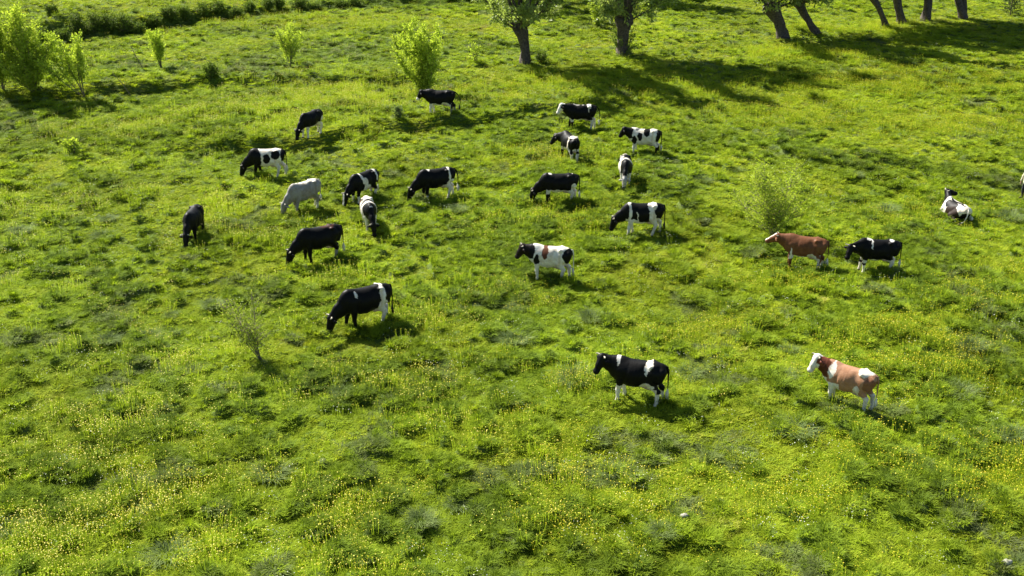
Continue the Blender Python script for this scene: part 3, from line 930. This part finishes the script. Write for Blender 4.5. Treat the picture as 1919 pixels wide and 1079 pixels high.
def make_cow(spec):
    """one continuous body: torso, neck, head, legs, udder and tail; the coat is coloured by where its patches lie"""
    name, px, py, head, label, pose, coat = spec[:7]
    opt = spec[7] if len(spec) > 7 else {}
    s = opt.get('s', 1.0)
    rnd = random.Random(hash(name) % 1 + int(px * 7 + py))
    lying = pose == 'lie'
    dz = .60 if lying else 0
    # neck and head
    nb = np.array([.50, 0, (1.03 if pose == 'graze' else 1.08) - dz]); yaw = R(opt.get('neck', 0)); hy = R(opt.get('turn', opt.get('neck', 0)))
    if pose == 'graze': poll = np.array([1.04, 0, .54]); hd = np.array([.30, 0, -.95])
    elif pose == 'low': poll = np.array([1.06, 0, 1.12]); hd = np.array([.55, 0, -.83])
    elif pose == 'raised': poll = np.array([1.0, 0, 1.20]); hd = np.array([.86, 0, -.5])
    elif lying: poll = np.array([.98, 0, 1.46 - dz]); hd = np.array([.95, 0, -.24])
    else: poll = np.array([.95, 0, 1.27]); hd = np.array([.52, 0, -.85])
    poll[2] += opt.get('up', 0)
    cz, sz = math.cos(yaw), math.sin(yaw)
    v = poll - nb; poll = nb + np.array([v[0] * cz - v[1] * sz, v[0] * sz + v[1] * cz, v[2]])
    cz, sz = math.cos(hy), math.sin(hy)
    hd = np.array([hd[0] * cz - hd[1] * sz, hd[0] * sz + hd[1] * cz, hd[2]]); hd /= np.linalg.norm(hd)
    lat = np.cross([0, 0, 1.0], hd); lat /= np.linalg.norm(lat)
    upv = np.cross(hd, lat)
    muz = poll + hd * .41
    L = .023
    lo = np.minimum(np.array([-1.02, -.5, -.06]), np.minimum(poll, muz) - .28); hi = np.maximum(np.array([.9, .5, 1.5 - dz]), np.maximum(poll, muz) + .28)
    lo[2] = max(lo[2], -.06)
    if lying: lo[1] -= .15; hi[1] += .15
    n = np.ceil((hi - lo) / L).astype(int)
    ax = [lo[i] + np.arange(n[i]) * L for i in range(3)]
    G = np.stack(np.meshgrid(*ax, indexing='ij'), -1).astype(np.float32)
    f = torso(G, dz, .12 if lying else 0)
    mid = nb + (poll - nb) * .5 + np.array([0, 0, -.02])
    nl = np.cross(poll - nb, [0, 0, 1.0]); nl /= np.linalg.norm(nl)
    up_n = np.cross(nl, (poll - nb) / np.linalg.norm(poll - nb))
    neck = round_cone(G, nb + np.array([-.08, 0, .0]), mid, .30, .235, nl, .60)
    neck = smin(neck, round_cone(G, mid, poll - hd * .02, .235, .15, nl, .66), .06)
    neck = smin(neck, round_cone(G, nb + np.array([.12, 0, -.22]), mid - np.array([0, 0, .15]), .12, .06, nl, .5), .10)   # dewlap
    f = smin(f, neck, .10)
    hf = round_cone(G, poll - hd * .01, poll + hd * .2, .142, .124, lat, .92)
    hf = smin(hf, round_cone(G, poll + hd * .2, muz, .114, .088, lat, .84), .03)
    hf = smin(hf, round_cone(G, poll + hd * .06 - upv * .09, muz - upv * .04, .095, .062, lat, .7), .04)
    hf = smin(hf, round_cone(G, muz + lat * .025, muz - lat * .025, .082, .082), .03)
    f = smin(f, hf, .05)
    for sd2 in (-1, 1):
        e0 = poll + lat * sd2 * .10 - hd * -.02; e1 = e0 + lat * sd2 * .10 - upv * .03; e2 = e1 + lat * sd2 * .10 - upv * .05
        f = smin(f, round_cone(G, e0, e1, .030, .056, hd, 1.0), .015)
        f = smin(f, round_cone(G, e1, e2, .056, .022, upv, .7), .015)
    legs = []
    hoofs = []
    st = opt.get('stance', [rnd.uniform(-.10, .12), rnd.uniform(-.12, .08), rnd.uniform(-.10, .12), rnd.uniform(-.14, .06)])
    if not lying:
        for i, sd2 in enumerate((1, -1)):
            d = st[i]; Y = sd2 * .165
            ch = [((.40, sd2 * .13, 1.02), .15), ((.37 + d * .1, sd2 * .17, .72), .115), ((.41 + d * .6, Y, .40), .066), ((.395 + d, Y, .13), .046), ((.42 + d, Y, .035), .058)]
            for (a, ra), (b, rb) in zip(ch[:-1], ch[1:]):
                f = smin(f, round_cone(G, a, b, ra, rb), .035)
            f = smin(f, round_cone(G, (.41 + d * .6, Y, .42), (.41 + d * .6, Y, .38), .058, .056), .02)
            d = st[i + 2]; Y = sd2 * .165
            ch = [((-.60, sd2 * .13, 1.06), .19), ((-.47 + d * .15, sd2 * .18, .80), .145), ((-.72 + d * .6, Y, .50), .074), ((-.69 + d, Y, .14), .048), ((-.655 + d, Y, .035), .060)]
            for (a, ra), (b, rb) in zip(ch[:-1], ch[1:]):
                f = smin(f, round_cone(G, a, b, ra, rb), .04)
            f = smin(f, round_cone(G, (-.77 + d * .6, Y, .53), (-.72 + d * .7, Y, .42), .036, .040), .02)
            f = smin(f, round_cone(G, (-.82, sd2 * .12, 1.13), (-.72, sd2 * .14, .86), .11, .12), .06)
            f = smin(f, round_cone(G, (-.50, sd2 * .22, 1.29), (-.56, sd2 * .19, 1.25), .045, .05), .08)     # hook bones
        if opt.get('udder', True):
            f = smin(f, round_cone(G, (-.48, .06, .64), (-.34, .05, .64), .155, .135), .06)
            f = smin(f, round_cone(G, (-.48, -.06, .64), (-.34, -.05, .64), .155, .135), .05)
            for tx_, ty_ in ((-.54, .07), (-.54, -.07), (-.36, .07), (-.36, -.07)):
                f = smin(f, round_cone(G, (tx_, ty_, .56), (tx_, ty_, .49), .026, .019), .02)
    else:
        for sd2 in (1, -1):
            for (a, ra), (b, rb) in zip(*(lambda c: (c[:-1], c[1:]))([((.40, sd2 * .18, .42), .15), ((.58, sd2 * .24, .16), .085), ((.34, sd2 * .26, .07), .055), ((.26, sd2 * .26, .06), .05)])):
                f = smin(f, round_cone(G, a, b, ra, rb), .05)
            for (a, ra), (b, rb) in zip(*(lambda c: (c[:-1], c[1:]))([((-.60, sd2 * .20, .44), .21), ((-.28, sd2 * .38, .22), .14), ((-.66, sd2 * .44, .10), .07), ((-.40, sd2 * .50, .06), .048)])):
                f = smin(f, round_cone(G, a, b, ra, rb), .05)
    V, Q = surface_nets(f, lo, L)
    # tail
    sw = opt.get('tail', 0.0); sb = opt.get('tailback', 0.0)
    tz = -dz
    if lying: tp = [(-.90, 0, .66), (-.97, .03, .60), (-1.0, .1, .35), (-.98, .2, .12), (-.9, .3, .04)]
    else: tp = [(-.86, 0, 1.27), (-.935, 0, 1.26), (-.965 - sb * .5, sw * .2, 1.12), (-.97 - sb, sw * .5, .9), (-.975 - sb, sw * .8, .68), (-.97 - sb * .8, sw, .54)]
    TV, TQ, TT_ = tube(tp, [.032, .030, .026, .021, .017, .014][:len(tp)], 7)
    nV = len(V)
    Vall = np.vstack([V, TV])
    # colours
    W = Vall + .055 * np.stack([n3(Vall, px * .01), n3(Vall + 1.3, py * .013), n3(Vall - .7, px * .02)], -1)
    colr = np.tile(np.array(coat['base'], float), (len(Vall), 1))
    for it in coat.get('patch', []):
        c0, (cx, cy, cz_), (rx, ry, rz_) = it[0], it[1], it[2]
        d = ((W[:, 0] - cx) / rx) ** 2 + ((W[:, 2] - cz_ + (dz if lying else 0)) / rz_) ** 2
        if cy is not None: d = d + ((W[:, 1] - cy) / ry) ** 2
        m = d < 1
        if len(it) > 3: m &= (np.sign(W[:, 1]) == it[3])
        colr[m] = c0
    fl, hl = coat.get('fore'), coat.get('hind')
    if not lying:
        if fl is not None: colr[(W[:, 2] < fl[1]) & (Vall[:, 0] > .1) & (Vall[:, 0] < .62) & (np.abs(Vall[:, 1]) > .02)] = fl[0]
        if hl is not None: colr[(W[:, 2] < hl[1]) & (Vall[:, 0] < -.3)] = hl[0]
    if 'belly' in coat: colr[(W[:, 2] < coat['belly'][1] - dz) & (W[:, 2] > .45 - dz) & (Vall[:, 0] < .5) & (Vall[:, 0] > -.7)] = coat['belly'][0]
    dn = round_cone(Vall, nb + (poll - nb) * .10, poll, .29, .18)
    dt = torso(Vall.astype(np.float32), dz)
    if 'neck' in coat:
        colr[(dn < .03 + .03 * n3(Vall, 3.0)) & (Vall[:, 0] > .50 + .05 * n3(Vall, 1.0))] = coat['neck']
    dh = round_cone(Vall, poll - hd * .03, muz, .15, .10)
    hm = (dh < .045)
    if 'head' in coat: colr[hm] = coat['head']
    if 'blaze' in coat:
        rel = Vall - poll
        bl = hm & (np.abs(rel @ lat) < .045) & ((rel @ upv) > .06) & ((rel @ hd) > -.05)
        colr[bl] = coat['blaze']
    if 'muzzle' in coat: colr[np.linalg.norm(Vall - muz, axis=1) < .115] = coat['muzzle']
    nose = (np.linalg.norm(Vall - (muz + hd * .05), axis=1) < .055)
    colr[nose] = (.06, .045, .04)
    for sd2 in (-1, 1):
        ep = poll + hd * .12 + lat * sd2 * .09 + upv * .03
        colr[np.linalg.norm(Vall - ep, axis=1) < .026] = (.004, .004, .004)
        earm = (sd2 * ((Vall - poll) @ lat) > .10) & (np.linalg.norm(Vall - poll, axis=1) < .3) & hm * True
        if 'ear' in coat or 'head' in coat: colr[(sd2 * ((Vall - poll) @ lat) > .105) & (np.linalg.norm(Vall - poll, axis=1) < .33) & ((Vall - poll) @ hd < .12)] = coat.get('ear', coat.get('head'))
    if not lying:
        ud = (np.abs(Vall[:, 1]) < .2) & (Vall[:, 2] < .64) & (Vall[:, 2] > .44) & (Vall[:, 0] > -.66) & (Vall[:, 0] < -.24)
        if opt.get('udder', True): colr[ud] = PINK
        colr[(Vall[:, 2] < .06)] = (.07, .06, .045)
    tcol = coat.get('tail', coat['base'])
    colr[nV:] = tcol
    Fc = [np.vstack([Q, TQ + nV]), TT_ + nV]
    e = empty('cow', (0, 0, 0)); tag(e, label, 'cow', opt.get('group'))
    body = link(bpy.data.objects.new('body', mesh_np('cow_body', Vall, Fc, M_COAT, True, vcol=colr)), e)
    # tail switch
    g = Geo(); q = Vector(tp[-1]); rs_ = random.Random(int(px))
    for k in range(16):
        dd = Vector((rs_.gauss(0, .03), rs_.gauss(0, .03), -.30 if not lying else -.01)) + (Vector((-.1, .2, 0)) if lying else Vector((0, 0, 0)))
        g.add(*tube([q + Vector((0, 0, .04)), q + dd * .35 + Vector((rs_.gauss(0, .02), rs_.gauss(0, .02), 0)), q + dd], [.014, .016, .003], 4))
    g.obj('tail_switch', {'K': M_HAIRK, 'W': M_HAIRW, 'R': M_HAIRR}[opt.get('switch', 'W')], e)
    if opt.get('horns', True):
        for sd2 in (-1, 1):
            b = Vector(poll + lat * sd2 * .075 + upv * .06 - hd * .075)
            lv, uv, hv = Vector(lat) * sd2, Vector(upv), Vector(hd)
            hp = [b, b + lv * .065 + uv * .01, b + lv * .115 + uv * .045 + hv * .01, b + lv * .105 + uv * .085 + hv * .03]
            g = Geo(); g.add(*tube(hp, [.026, .023, .017, .006], 7)); g.obj('horn', M_HORN, e)
    X, Y, Z = at(px, py)
    ground_off = -.03 if not lying else -.01
    e.location = (X, Y, Z + ground_off)
    e.rotation_euler = (0, 0, R(head)); e.scale = (s, s, s)
    # report where key points fall in the photograph
    def proj(p):
        c = math.cos(R(head)); sn = math.sin(R(head))
        wx, wy, wz = X + s * (p[0] * c - p[1] * sn), Y + s * (p[0] * sn + p[1] * c), Z + s * p[2] - CAMH
        zc = wy * math.cos(PITCH) - wz * math.sin(PITCH); yc = wy * math.sin(PITCH) + wz * math.cos(PITCH)
        return round(CX + F * wx / zc), round(CY - F * yc / zc)
    print('COW', name, 'muzzle', proj(muz), 'poll', proj(poll), 'rump', proj((-.9, 0, 1.27 - dz)), 'withers', proj((.5, 0, 1.4 - dz)), 'hindL', proj((-.66, .165, 0)), 'foreL', proj((.4, .165, 0)))
    return e

hook = (W_, (-.50, None, 1.34), (.13, 1, .22))
COWS = [
 ('c01', 823, 213, 174, 'black cow with white muzzle and forelegs standing against the dense green bush', 'stand',
  dict(base=K_, patch=[(W_, (-.38, None, .60), (.22, 1, .14))], fore=(W_, .66), hind=(G_, .42), muzzle=W_, belly=(W_, .60)), dict(tailback=.22, switch='K', horns=False, up=-.08, stance=[.05, -.1, -.02, -.16])),
 ('c02', 583, 254, 240, 'black cow with white hind legs grazing alone at the far upper left of the herd', 'graze',
  dict(base=K_, patch=[(W_, (-.72, None, .75), (.20, 1, .28))], hind=(W_, .78), belly=(W_, .66), fore=(W_, .62)), dict(s=.95)),
 ('c03', 500, 330, 184, 'white cow with black patches and black head grazing at the left of the herd', 'graze',
  dict(base=W_, patch=[(K_, (.48, None, .95), (.34, 1, .50)), (K_, (-.10, None, .98), (.17, 1, .24)), (K_, (-.52, None, 1.14), (.21, 1, .20)), (K_, (-.88, None, 1.10), (.14, 1, .34))], fore=(K_, .60), neck=K_, head=K_, tail=K_), dict(s=1.0, stance=[.1, -.15, .15, -.2])),
 ('c04', 570, 394, 227, 'plain pale grey cow grazing with lowered head', 'graze',
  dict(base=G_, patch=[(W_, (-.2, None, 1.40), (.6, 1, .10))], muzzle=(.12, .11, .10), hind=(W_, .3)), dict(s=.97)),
 ('c05', 681, 375, 231, 'black cow with two white bands across shoulder and rump grazing behind the red-marked cow', 'graze',
  dict(base=K_, patch=[(W_, (.22, None, 1.22), (.065, 1, .3)), (W_, (.08, None, .95), (.11, 1, .25)), (W_, (-.05, None, .68), (.22, 1, .16)), (W_, (-.66, None, 1.18), (.07, 1, .3))], hind=(W_, .5), fore=(W_, .35), blaze=W_), dict(s=.97)),
 ('c06', 693, 428, 285, 'white cow with black shoulders and red rump mark grazing towards us', 'graze',
  dict(base=W_, patch=[(K_, (.42, None, 1.2), (.24, 1, .34)), (K_, (-.14, None, 1.1), (.12, 1, .55)), (R_, (-.70, -.22, 1.12), (.20, .2, .22)), (R_, (-.12, -.33, .95), (.07, .1, .14))], neck=K_, head=K_, fore=(W_, .6), tail=K_), dict(s=.93, neck=4)),
 ('c07', 815, 372, 203, 'black cow with white rump stripe and white hindquarters grazing beside a tussock', 'graze',
  dict(base=K_, patch=[(W_, (-.60, None, 1.12), (.055, 1, .36)), (W_, (.28, None, 1.39), (.08, 1, .07)), (W_, (-.68, None, .72), (.22, 1, .22))], hind=(W_, .70), fore=(W_, .25), tail=K_), dict(s=1.04, tailback=.10, stance=[-.02, .06, .12, -.2])),
 ('c08', 365, 447, 267, 'wholly black cow with pale horns grazing head-on, leftmost of the herd', 'graze',
  dict(base=(.009, .0085, .0085), fore=(K_, .2)), dict(s=.95, switch='K')),
 ('c09', 598, 489, 208, 'all black cow with a white udder grazing left of the cow seen from the front', 'graze',
  dict(base=K_, patch=[(W_, (-.88, None, .8), (.14, 1, .16)), ((.05, .018, .012), (-.35, None, 1.36), (.3, 1, .06))], belly=(K_, .5), hind=(G_, .50)), dict(s=1.06, stance=[-.05, .06, .1, -.06])),
 ('c10', 683, 612, 209, 'black cow with a curved white band before the tail, nearest of the grazing cows', 'graze',
  dict(base=K_, patch=[(W_, (-.56, None, 1.12), (.085, 1, .42)), (W_, (-.56, None, .74), (.17, 1, .22)), (W_, (.30, None, 1.24), (.05, 1, .10)), (K_, (-.30, None, .9), (.14, 1, .2))], hind=(W_, .66), fore=(K_, .3), ear=K_), dict(s=1.10, stance=[-.06, .14, .14, -.14], switch='K')),
 ('c11', 1085, 241, 178, 'black cow with a white face and a white triangle on its hip', 'stand',
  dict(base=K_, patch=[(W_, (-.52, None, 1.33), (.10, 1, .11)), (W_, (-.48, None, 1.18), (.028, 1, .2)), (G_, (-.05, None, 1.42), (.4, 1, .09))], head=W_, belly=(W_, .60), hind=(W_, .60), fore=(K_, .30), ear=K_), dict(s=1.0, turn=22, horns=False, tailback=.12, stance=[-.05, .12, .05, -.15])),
 ('c12', 1066, 298, 110, 'black cow with white rump stripe turning its head left, seen from behind', 'low',
  dict(base=K_, patch=[(W_, (-.52, .2, 1.15), (.09, .9, .42)), (W_, (-.4, None, .65), (.28, 1, .16)), (W_, (-.80, None, 1.38), (.30, .1, .09))], hind=(W_, .52), fore=(K_, .2), belly=(W_, .66)), dict(s=.97, neck=38, turn=62, up=-.12)),
 ('c13', 1203, 288, 170, 'mostly white cow with black head and black flank patches, standing', 'stand',
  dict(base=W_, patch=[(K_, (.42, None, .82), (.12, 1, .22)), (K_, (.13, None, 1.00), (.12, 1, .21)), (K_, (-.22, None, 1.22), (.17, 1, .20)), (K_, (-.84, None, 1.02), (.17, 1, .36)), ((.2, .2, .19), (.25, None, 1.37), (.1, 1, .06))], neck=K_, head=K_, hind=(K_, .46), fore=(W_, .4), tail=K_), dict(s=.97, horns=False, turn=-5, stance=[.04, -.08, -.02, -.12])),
 ('c14', 1171, 343, 267, 'black and white marbled cow grazing towards us beside its shadow', 'graze',
  dict(base=K_, patch=[(W_, (-.75, None, 1.30), (.16, 1, .2)), (W_, (.05, None, 1.28), (.10, 1, .24)), (W_, (.2, -.32, .95), (.35, .14, .3)), (W_, (-.35, -.22, 1.25), (.18, .16, .2))], head=(.35, .34, .32), fore=(W_, .72), hind=(W_, .5), muzzle=(.02, .02, .02)), dict(s=.92, neck=-8)),
 ('c15', 1044, 379, 181, 'black cow with a clean white belly and white hind legs grazing in the centre', 'graze',
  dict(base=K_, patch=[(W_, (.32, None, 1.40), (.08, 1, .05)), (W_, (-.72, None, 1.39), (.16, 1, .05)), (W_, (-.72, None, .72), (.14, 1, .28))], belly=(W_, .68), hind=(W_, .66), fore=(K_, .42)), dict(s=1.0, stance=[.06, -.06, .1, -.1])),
 ('c16', 1199, 439, 182, 'black cow with a white collar, white hip and white legs walking with lowered head', 'graze',
  dict(base=K_, patch=[(W_, (.46, None, 1.10), (.065, 1, .44)), (W_, (-.42, None, 1.30), (.18, 1, .15)), (W_, (-.44, None, .88), (.13, 1, .34)), (W_, (-.62, None, .66), (.22, 1, .18)), (W_, (.17, None, .92), (.025, 1, .18))], belly=(W_, .64), hind=(W_, .68), fore=(W_, .74), tail=K_), dict(s=1.02, up=.14, stance=[.1, -.12, .2, -.15], switch='K')),
 ('c17', 1026, 522, 168, 'white cow with a black head and one reddish saddle patch standing near the centre', 'stand',
  dict(base=W_, patch=[(K_, (.38, None, .88), (.11, 1, .20)), (R_, (.06, None, 1.20), (.11, 1, .28)), (K_, (-.80, None, 1.06), (.17, 1, .30)), (K_, (.62, None, 1.18), (.14, 1, .3))], neck=K_, head=(.016, .011, .009), fore=(W_, .7), hind=(W_, .6), tail=W_), dict(s=1.0, up=-.06, turn=20, stance=[-.04, .06, .16, -.12])),
 ('c18', 1500, 502, 160, 'plain reddish brown cow with white face stripe and horns reaching into the feathery bush', 'raised',
  dict(base=(.155, .066, .032), patch=[(W_, (-.40, None, .64), (.17, 1, .16)), (W_, (.40, None, .76), (.04, 1, .2))], blaze=W_, hind=(W_, .42), belly=(W_, .60), fore=((.10, .035, .018), .3)), dict(s=.98, up=.0, switch='W', stance=[0, .1, .05, -.08])),
 ('c19', 1635, 508, 174, 'black cow with thin white shoulder stripe standing behind the plain brown cow', 'low',
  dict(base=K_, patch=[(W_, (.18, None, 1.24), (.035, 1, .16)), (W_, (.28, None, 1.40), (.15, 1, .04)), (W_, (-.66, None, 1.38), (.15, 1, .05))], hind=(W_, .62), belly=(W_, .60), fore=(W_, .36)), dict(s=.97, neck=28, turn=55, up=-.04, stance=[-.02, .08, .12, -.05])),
 ('c20', 1787, 406, 106, 'black and white cow lying in the grass with its head turned right', 'lie',
  dict(base=W_, patch=[(K_, (-.15, .02, 1.36), (.55, .075, .12)), ((.016, .015, .015), (-.05, .22, 1.2), (.4, .16, .3)), ((.03, .02, .016), (-.3, .40, .85), (.5, .25, .4)), (K_, (-.75, 0, .9), (.22, .3, .35)), ((.25, .24, .22), (-.45, -.12, 1.3), (.12, .1, .1))], neck=K_, head=K_), dict(s=.95, neck=-25, turn=-100, switch='K', up=.02)),
 ('c21', 1187, 750, 162, 'black cow with white shoulder and hip patches standing nearest to us', 'stand',
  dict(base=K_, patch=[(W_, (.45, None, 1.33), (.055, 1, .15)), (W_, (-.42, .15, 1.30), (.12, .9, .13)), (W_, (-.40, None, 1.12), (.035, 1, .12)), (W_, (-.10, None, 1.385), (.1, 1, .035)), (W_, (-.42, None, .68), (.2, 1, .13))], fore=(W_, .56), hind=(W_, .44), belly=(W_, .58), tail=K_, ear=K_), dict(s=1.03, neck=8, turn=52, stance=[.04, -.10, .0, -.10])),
 ('c22', 1580, 757, 144, 'tan and white cow with a white face standing at the lower right', 'stand',
  dict(base=T_, patch=[(W_, (.40, None, 1.18), (.10, 1, .26)), (W_, (-.62, None, 1.36), (.24, 1, .10)), ((.22, .10, .055), (-.78, None, 1.0), (.2, 1, .22)), (W_, (-.42, None, .74), (.12, 1, .20)), (W_, (.66, None, .85), (.1, 1, .15))], neck=(.10, .032, .016), head=W_, fore=(W_, .78), hind=(W_, .60), belly=(W_, .60), ear=(.16, .05, .03)), dict(s=.96, neck=10, turn=55, up=.08, stance=[-.04, .0, .0, -.14])),
]
for sp in COWS:
    make_cow(sp)

# ------------------------------------------------------------------ herder at the right edge
def person():
    X, Y, Z = at(1918, 372)
    e = empty('person', (X, Y, Z)); tag(e, 'person in a pale hooded jacket and dark trousers standing at the right edge', 'person')
    e.rotation_euler = (0, 0, R(200)); e.scale = (.92,) * 3
    def build(name, cones, mat, k, L, vcol=None):
        pts = np.array([c[i] for c in cones for i in (0, 1)]); rr = max(max(c[2], c[3]) for c in cones)
        lo = pts.min(0) - rr - .04; hi = pts.max(0) + rr + .04
        n = np.ceil((hi - lo) / L).astype(int)
        G = np.stack(np.meshgrid(*[lo[i] + np.arange(n[i]) * L for i in range(3)], indexing='ij'), -1).astype(np.float32)
        f = None
        for c in cones:
            d = round_cone(G, c[0], c[1], c[2], c[3], *(c[4] if len(c) > 4 else ()))
            f = d if f is None else smin(f, d, k)
        V, Q = surface_nets(f, lo, L)
        return link(bpy.data.objects.new(name, mesh_np(name, V, Q, mat)), e)
    skin = simple('skin', (.42, .24, .17), (.50, .30, .21), 20, .5)
    jk = simple('pale_jacket_cloth', (.52, .47, .33), (.60, .55, .40), 25, .85)
    tr_ = simple('dark_trouser_cloth', (.02, .022, .028), (.035, .036, .04), 25, .85)
    bt_ = simple('boot_rubber', (.03, .028, .022), (.05, .045, .035), 25, .6)
    hands = []
    for s in (1, -1):
        w = np.array([.05, s * .285, .80])
        hands.append((w + (0, 0, .10), w, .030, .030)); hands.append((w, w + (0.01, 0, -.07), .036, .034, ((0, 1, 0), .55)))
        for i, (dx, ln) in enumerate(((.03, .065), (.011, .075), (-.009, .070), (-.028, .055))):
            a = w + (dx, 0, -.085); hands.append((a, a + (.004, -s * .006, -ln * .5), .0095, .009)); hands.append((a + (.004, -s * .006, -ln * .5), a + (.01, -s * .02, -ln), .009, .007))
        a = w + (.03, 0, -.03); hands.append((a, a + (.032, -s * .01, -.035), .012, .010)); hands.append((a + (.032, -s * .01, -.035), a + (.036, -s * .012, -.06), .010, .008))
    body = [((0, 0, 1.45), (0, 0, 1.36), .055, .06), ((.0, 0, 1.60), (.015, 0, 1.54), .095, .085, ((0, 1, 0), .82)), ((.04, 0, 1.52), (.05, 0, 1.485), .06, .04), ((.10, 0, 1.565), (.115, 0, 1.54), .016, .02),
            ((0, 0, 1.36), (0, 0, .95), .10, .10)] + [((0, s * .17, 1.34), (.02, s * .24, 1.08), .04, .036) for s in (1, -1)] + [((.02, s * .24, 1.08), (.05, s * .285, .9), .036, .03) for s in (1, -1)] + \
           [((0, s * .1, .95), (0, s * .11, .1), .06, .045) for s in (1, -1)] + [((-.01, s * .085, 1.585), (-.01, s * .09, 1.55), .018, .015) for s in (1, -1)] + hands
    build('body', body, skin, .012, .0085)
    jac = [((0, 0, 1.33), (0, 0, .98), .155, .16, ((1, 0, 0), .74)), ((0, 0, .98), (0, 0, .86), .165, .18, ((1, 0, 0), .74)), ((-.035, 0, 1.60), (-.03, 0, 1.47), .118, .10), ((-.05, 0, 1.45), (0, 0, 1.36), .09, .12)]
    for s in (1, -1):
        jac += [((0, s * .14, 1.37), (.02, s * .235, 1.08), .072, .062), ((.02, s * .235, 1.08), (.05, s * .285, .87), .062, .05)]
    build('jacket', jac, jk, .04, .014)
    tro = []
    for s in (1, -1):
        tro += [((0, s * .085, .92), (.015, s * .11, .5), .105, .078), ((.015, s * .11, .5), (-.01, s * .12, .16), .078, .062)]
    build('trousers', tro, tr_, .03, .014)
    for s in (1, -1):
        build('boot', [((-.01, s * .12, .22), (-.01, s * .12, .06), .065, .06), ((-.03, s * .12, .045), (.15, s * .125, .04), .048, .042)], bt_, .03, .012)
person()

# ------------------------------------------------------------------ a few pale stones in the grass
for i, (px, py, s, lb) in enumerate([(1282, 979, .10, 'small pale stone in the grass at the bottom'), (1884, 1068, .12, 'pale stone beside a tussock in the lower right corner'), (1425, 601, .10, 'tiny pale stone right of the middle cows'), (836, 897, .11, 'grey stone left of the dark grass hollow')]):
    rs_ = np.random.RandomState(500 + i)
    X, Y, Z = at(px, py)
    th = np.linspace(0, 2 * math.pi, 13)[:-1]; ph = np.linspace(.05, math.pi - .05, 7)
    V = np.array([[math.sin(p) * math.cos(t), math.sin(p) * math.sin(t) * .7, math.cos(p) * .55] for p in ph for t in th])
    V *= (1 + .13 * rs_.randn(len(V), 1)) * s
    Q = np.array([(a * 12 + b, (a + 1) * 12 + b, (a + 1) * 12 + (b + 1) % 12, a * 12 + (b + 1) % 12) for a in range(6) for b in range(12)])
    o = link(bpy.data.objects.new('stone', mesh_np('stone', V, Q, M_STONE, True)))
    o.location = (X, Y, float(height(np.array([X]), np.array([Y]))[0]) + s * .1 + .05)
    tag(o, lb, 'stone')

print('TRIS', sum(sum(len(p.vertices) - 2 for p in o.data.polygons) for o in sc.objects if o.type == 'MESH'), 'grass', N_GRASS, 'yel', N_YEL)
